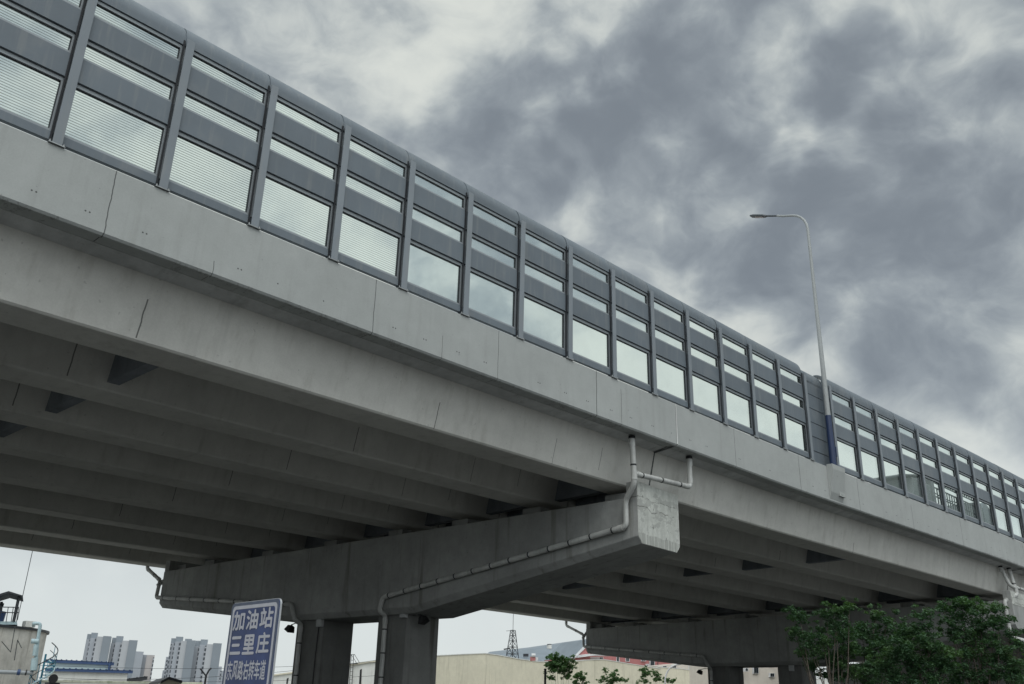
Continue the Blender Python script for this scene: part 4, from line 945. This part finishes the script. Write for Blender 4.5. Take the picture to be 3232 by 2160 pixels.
window(2093,2104,2103,2111,129.8,cb_); window(2122,2134,2100,2113,129.8,cb_); window(2177,2191,2098,2119,129.8,cb_,2); window(2208,2222,2118,2128,129.8,cb_,0)
c3_ = thing('house', (*pv(2400,2100,100).xy,GZ), 'pale flats with an air conditioner between the columns of the middle pier', 'house')
MB().poly_prism([Vector((*at(2325,2160,100).xy,GZ)),Vector((*at(2480,2160,100).xy,GZ)),at(2480,2060,100),at(2325,2060,100)], vd*8).build('wall', M['pinkcream'], c3_)
window(2344,2358,2094,2106,99.8,c3_); window(2380,2394,2107,2125,99.8,c3_); window(2430,2442,2088,2098,99.8,c3_); window(2432,2444,2126,2136,99.8,c3_)
ac2 = thing('air_conditioner', at(2357,2115,99.5), 'round-fanned air conditioner on the pale flats', 'air conditioner'); pxbox(2352,2363,2109,2120,99.2,.5,M['win_frame'],'casing',ac2); MB().tube([at(2357,2114,99.15),at(2357,2114,99.1)], .12, 12).build('fan_grille', M['dark_steel'], ac2)
# lattice mast
tD = 140; m0 = at(1617,2076,tD); mt_ = thing('lattice_mast', (m0.x,m0.y,GZ), 'black lattice mast with a thin antenna beyond the cream wall', 'mast')
ztop_ = at(1615,1990,tD).z; zbot = m0.z-1.5; mpp = tD/2909
def leg(sx,sy,f): 
    hw = (16.5-11.5*f)*mpp; z = zbot+(ztop_-zbot)*f; return Vector((m0.x+sx*hw, m0.y+sy*hw, z))
fs_ = [0,.18,.38,.56,.72,.86,1]
for sx in (-1,1):
    for sy in (-1,1): 
        g0 = leg(sx,sy,0); MB().tube([Vector((g0.x+sx*.3,g0.y+sy*.3,GZ)), g0, leg(sx,sy,1)], .055, 5).build('leg', M['dark_steel'], mt_)
br = MB()
for i in range(6):
    for (sa,sb) in (((-1,-1),(1,-1)),((1,-1),(1,1)),((1,1),(-1,1)),((-1,1),(-1,-1))):
        br.tube([leg(*sa,fs_[i]),leg(*sb,fs_[i+1])], .028, 4); br.tube([leg(*sb,fs_[i]),leg(*sa,fs_[i+1])], .028, 4); br.tube([leg(*sa,fs_[i+1]),leg(*sb,fs_[i+1])], .035, 4)
br.build('bracing', M['dark_steel'], mt_)
MB().tube([(m0.x,m0.y,ztop_),(m0.x,m0.y,at(1617,1946,tD).z+1)], .035, 5).build('antenna', M['dark_steel'], mt_)
MB().tube([at(1615,1991,tD),at(1598,1992,tD)], .03, 5).build('vane', M['dark_steel'], mt_); MB().tube([at(1610,2047,tD),at(1590,2050,tD)], .10, 6).build('aerial', M['dark_steel'], mt_)
# bollard, white lamp, bushes before the wall
q = at(1721,2115,48); bo = thing('pipe_post', (q.x,q.y,GZ), 'single black pipe post left of the biggest bush', 'post'); MB().tube([(q.x,q.y,GZ),q], .055, 10).build('shaft', M['black'], bo); MB().tube([q,q+Vector((0,0,.06))], .065, 10).build('cap', M['black'], bo)
q = at(2097,2160,92); wl = thing('street_lamp', (q.x,q.y,GZ), 'small white street lamp with curved arm before the lower cream wall', 'street lamp')
MB().tube(fillet([Vector((q.x,q.y,GZ)), at(2099,2138,92), at(2112,2108,92), at(2142,2095,92)],1.0,6), .075, 8).build('pole', M['win_frame'], wl); MB().tube([at(2138,2096.5,92), at(2158,2092,92)], .13, 8).build('lamp_head', M['win_frame'], wl)
def bush(px, D, cl, label, seed, size=.09): return tree(base_of(px,D), [clump(x,y,D,r) for x,y,r in cl], label, seed, 'leaf2', size*1.15, 620, 'bushes and saplings in front of the cream wall', 4, 'bush', .025)
bush(1770, 78, [(1755,2080,18),(1750,2092,26),(1780,2088,28),(1745,2112,24),(1775,2112,28),(1800,2105,20),(1738,2140,14),(1790,2135,18)], 'biggest rounded bush, right of the black pipe post', 21)
bush(1835, 82, [(1820,2135,16),(1838,2142,18),(1815,2155,14),(1848,2158,10)], 'low bush leaning out from under the biggest bush', 22)
bush(1910, 86, [(1909,2112,10),(1913,2122,9),(1905,2140,13),(1895,2150,12),(1920,2138,9)], 'thin sapling with a small dark tuft on top', 23, .07)
bush(1945, 88, [(1935,2130,16),(1940,2145,17),(1928,2155,14),(1958,2146,11),(1975,2150,9)], 'fresh green bush right of the thin sapling', 24)
bush(2035, 93, [(2030,2115,13),(2034,2130,15),(2044,2128,10),(2038,2150,14)], 'upright green bush in the middle of the wall', 25)
bush(2072, 96, [(2064,2122,11),(2075,2132,11),(2070,2145,13),(2082,2145,8)], 'narrow dark bush left of the small white street lamp', 26)
bush(2110, 98, [(2105,2148,12),(2118,2152,10),(2128,2148,8)], 'small low bush below the small white street lamp', 27)
bush(2013, 92, [(2012,2156,8),(2018,2148,5)], 'tiny tuft left of the upright bush', 28, .06)
